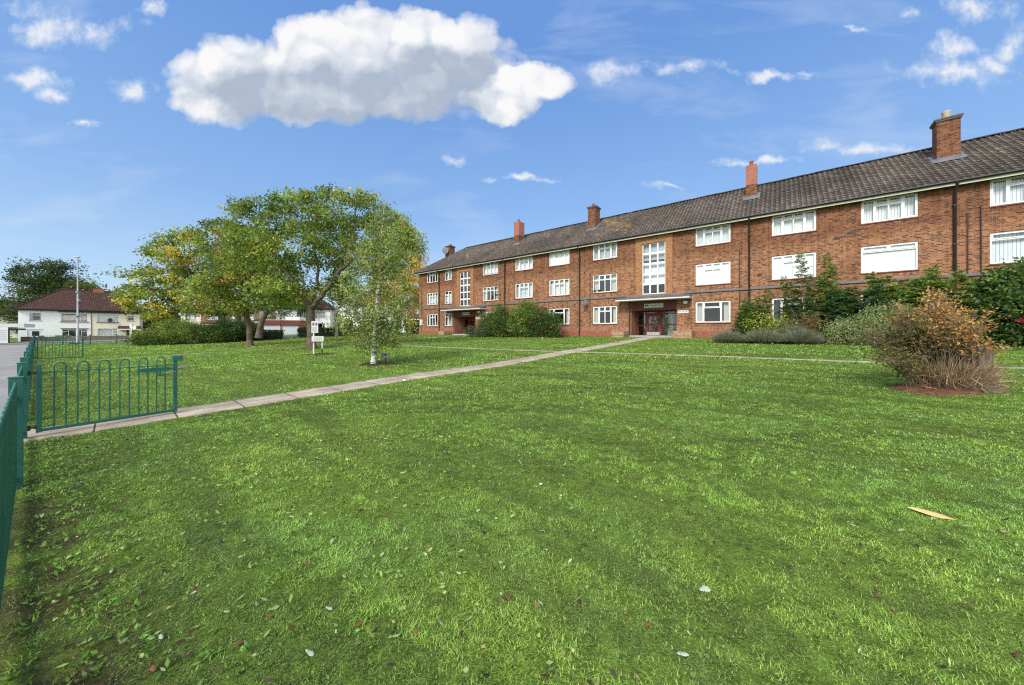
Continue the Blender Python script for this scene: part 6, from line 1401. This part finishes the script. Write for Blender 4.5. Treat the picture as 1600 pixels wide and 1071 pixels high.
SM = [(95, 45, 120, 34), (30, 15, 70, 28), (60, 125, 62, 20), (90, 155, 30, 16), (215, 142, 40, 22), (222, 20, 30, 14), (135, 201, 22, 8), (940, 112, 56, 26), (1060, 108, 62, 13), (708, 250, 44, 12), (810, 282, 62, 6), (1195, 115, 60, 8), (1490, 112, 140, 24), (1560, 100, 70, 20), (1525, 15, 60, 30), (1508, 75, 46, 22), (1370, 231, 150, 14), (1190, 252, 85, 8), (1050, 298, 44, 8), (1428, 28, 22, 12), (1590, 70, 40, 40), (1330, 48, 22, 5), (1240, 108, 22, 6)]
wis = nz(9., 9, (5, 2, 0), .66).outputs['Fac']
g = k.math('ADD', union(pw, SM), k.math('MULTIPLY', k.math('SUBTRACT', wis, .53), 2.6))
sm_a = k.ramp(g, [(.0, (0, 0, 0)), (.4, (.33, .33, .33)), (1.0, (.88, .88, .88))])
smcol = k.ramp(g, [(.1, (.30, .36, .44)), (.8, (.43, .44, .46))])
# generic broken cloud over the unseen rest of the sky, added bright to light the flats and mirror in windows
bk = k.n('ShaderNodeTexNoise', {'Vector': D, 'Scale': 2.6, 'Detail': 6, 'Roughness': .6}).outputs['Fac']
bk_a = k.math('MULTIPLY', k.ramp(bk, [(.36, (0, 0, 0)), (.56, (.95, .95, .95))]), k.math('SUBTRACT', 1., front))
SKY = .15
hs = k.n('ShaderNodeHueSaturation', {'Saturation': .98, 'Value': SKY, 'Color': sky.outputs[0]}).outputs[0]
grad = k.ramp(Z, [(0., (.31, .375, .415)), (.10, (.20, .29, .40)), (.30, (.118, .215, .385)), (.62, (.066, .152, .35))])
hs = k.mix(.85, hs, grad)
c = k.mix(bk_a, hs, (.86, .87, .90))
cir = k.n('ShaderNodeTexNoise', {'Vector': vm('MULTIPLY', uv, (1.1, 4.2, 0)), 'Scale': 1.9, 'Detail': 8, 'Roughness': .6, 'Distortion': .3}, noise_dimensions='2D').outputs['Fac']; cb = nz(1.1, 3, (2, 7, 0)).outputs['Fac']
cir_a = k.math('MULTIPLY', k.ramp(k.math('ADD', cir, k.math('MULTIPLY', k.math('SUBTRACT', cb, .5), .5)), [(.54, (0, 0, 0)), (.80, (.20, .20, .20))]), front)
c = k.mix(cir_a, c, (.42, .44, .47))
c = k.mix(k.math('MULTIPLY', sm_a, front), c, smcol)
c = k.mix(k.math('MULTIPLY', cum_a, front), c, cumcol)
bg = k.n('ShaderNodeBackground', {'Color': c, 'Strength': 1.})
T.links.new(bg.outputs[0], out.inputs[0])
w.cycles.sampling_method = 'MANUAL'; w.cycles.sample_map_resolution = 1024
L = bpy.data.lights.new('sun', 'SUN'); L.energy = 1.8; L.angle = R(16.); L.color = (1., .955, .88)
lo = bpy.data.objects.new('sun', L); COL.objects.link(lo)
dv = Vector((math.sin(R(SUN_AZ)) * math.cos(R(SUN_EL)), math.cos(R(SUN_AZ)) * math.cos(R(SUN_EL)), math.sin(R(SUN_EL))))
lo.rotation_euler = dv.to_track_quat('Z', 'Y').to_euler(); lo.location = dv * 100
cam = bpy.data.cameras.new('camera'); co = bpy.data.objects.new('camera', cam); COL.objects.link(co); S.camera = co
cam.sensor_width = 36; cam.sensor_fit = 'HORIZONTAL'; cam.lens = 36 * 533.3 / 1600; cam.shift_y = -18.5 / 1600; cam.clip_start = .05; cam.clip_end = 4000
co.location = (0, 0, EYE); co.rotation_euler = (R(90), 0, 0)
S.view_settings.view_transform = 'Standard'; S.view_settings.look = 'None'; S.view_settings.gamma = 1; S.view_settings.exposure = 1.04; S.view_settings.use_curve_mapping = False
S.cycles.max_bounces = 8; S.cycles.diffuse_bounces = 3; S.cycles.transparent_max_bounces = 12; S.cycles.use_denoising = False; S.cycles.caustics_reflective = False; S.cycles.caustics_refractive = False
S.cycles.use_adaptive_sampling = False; S.cycles.filter_width = 1.2
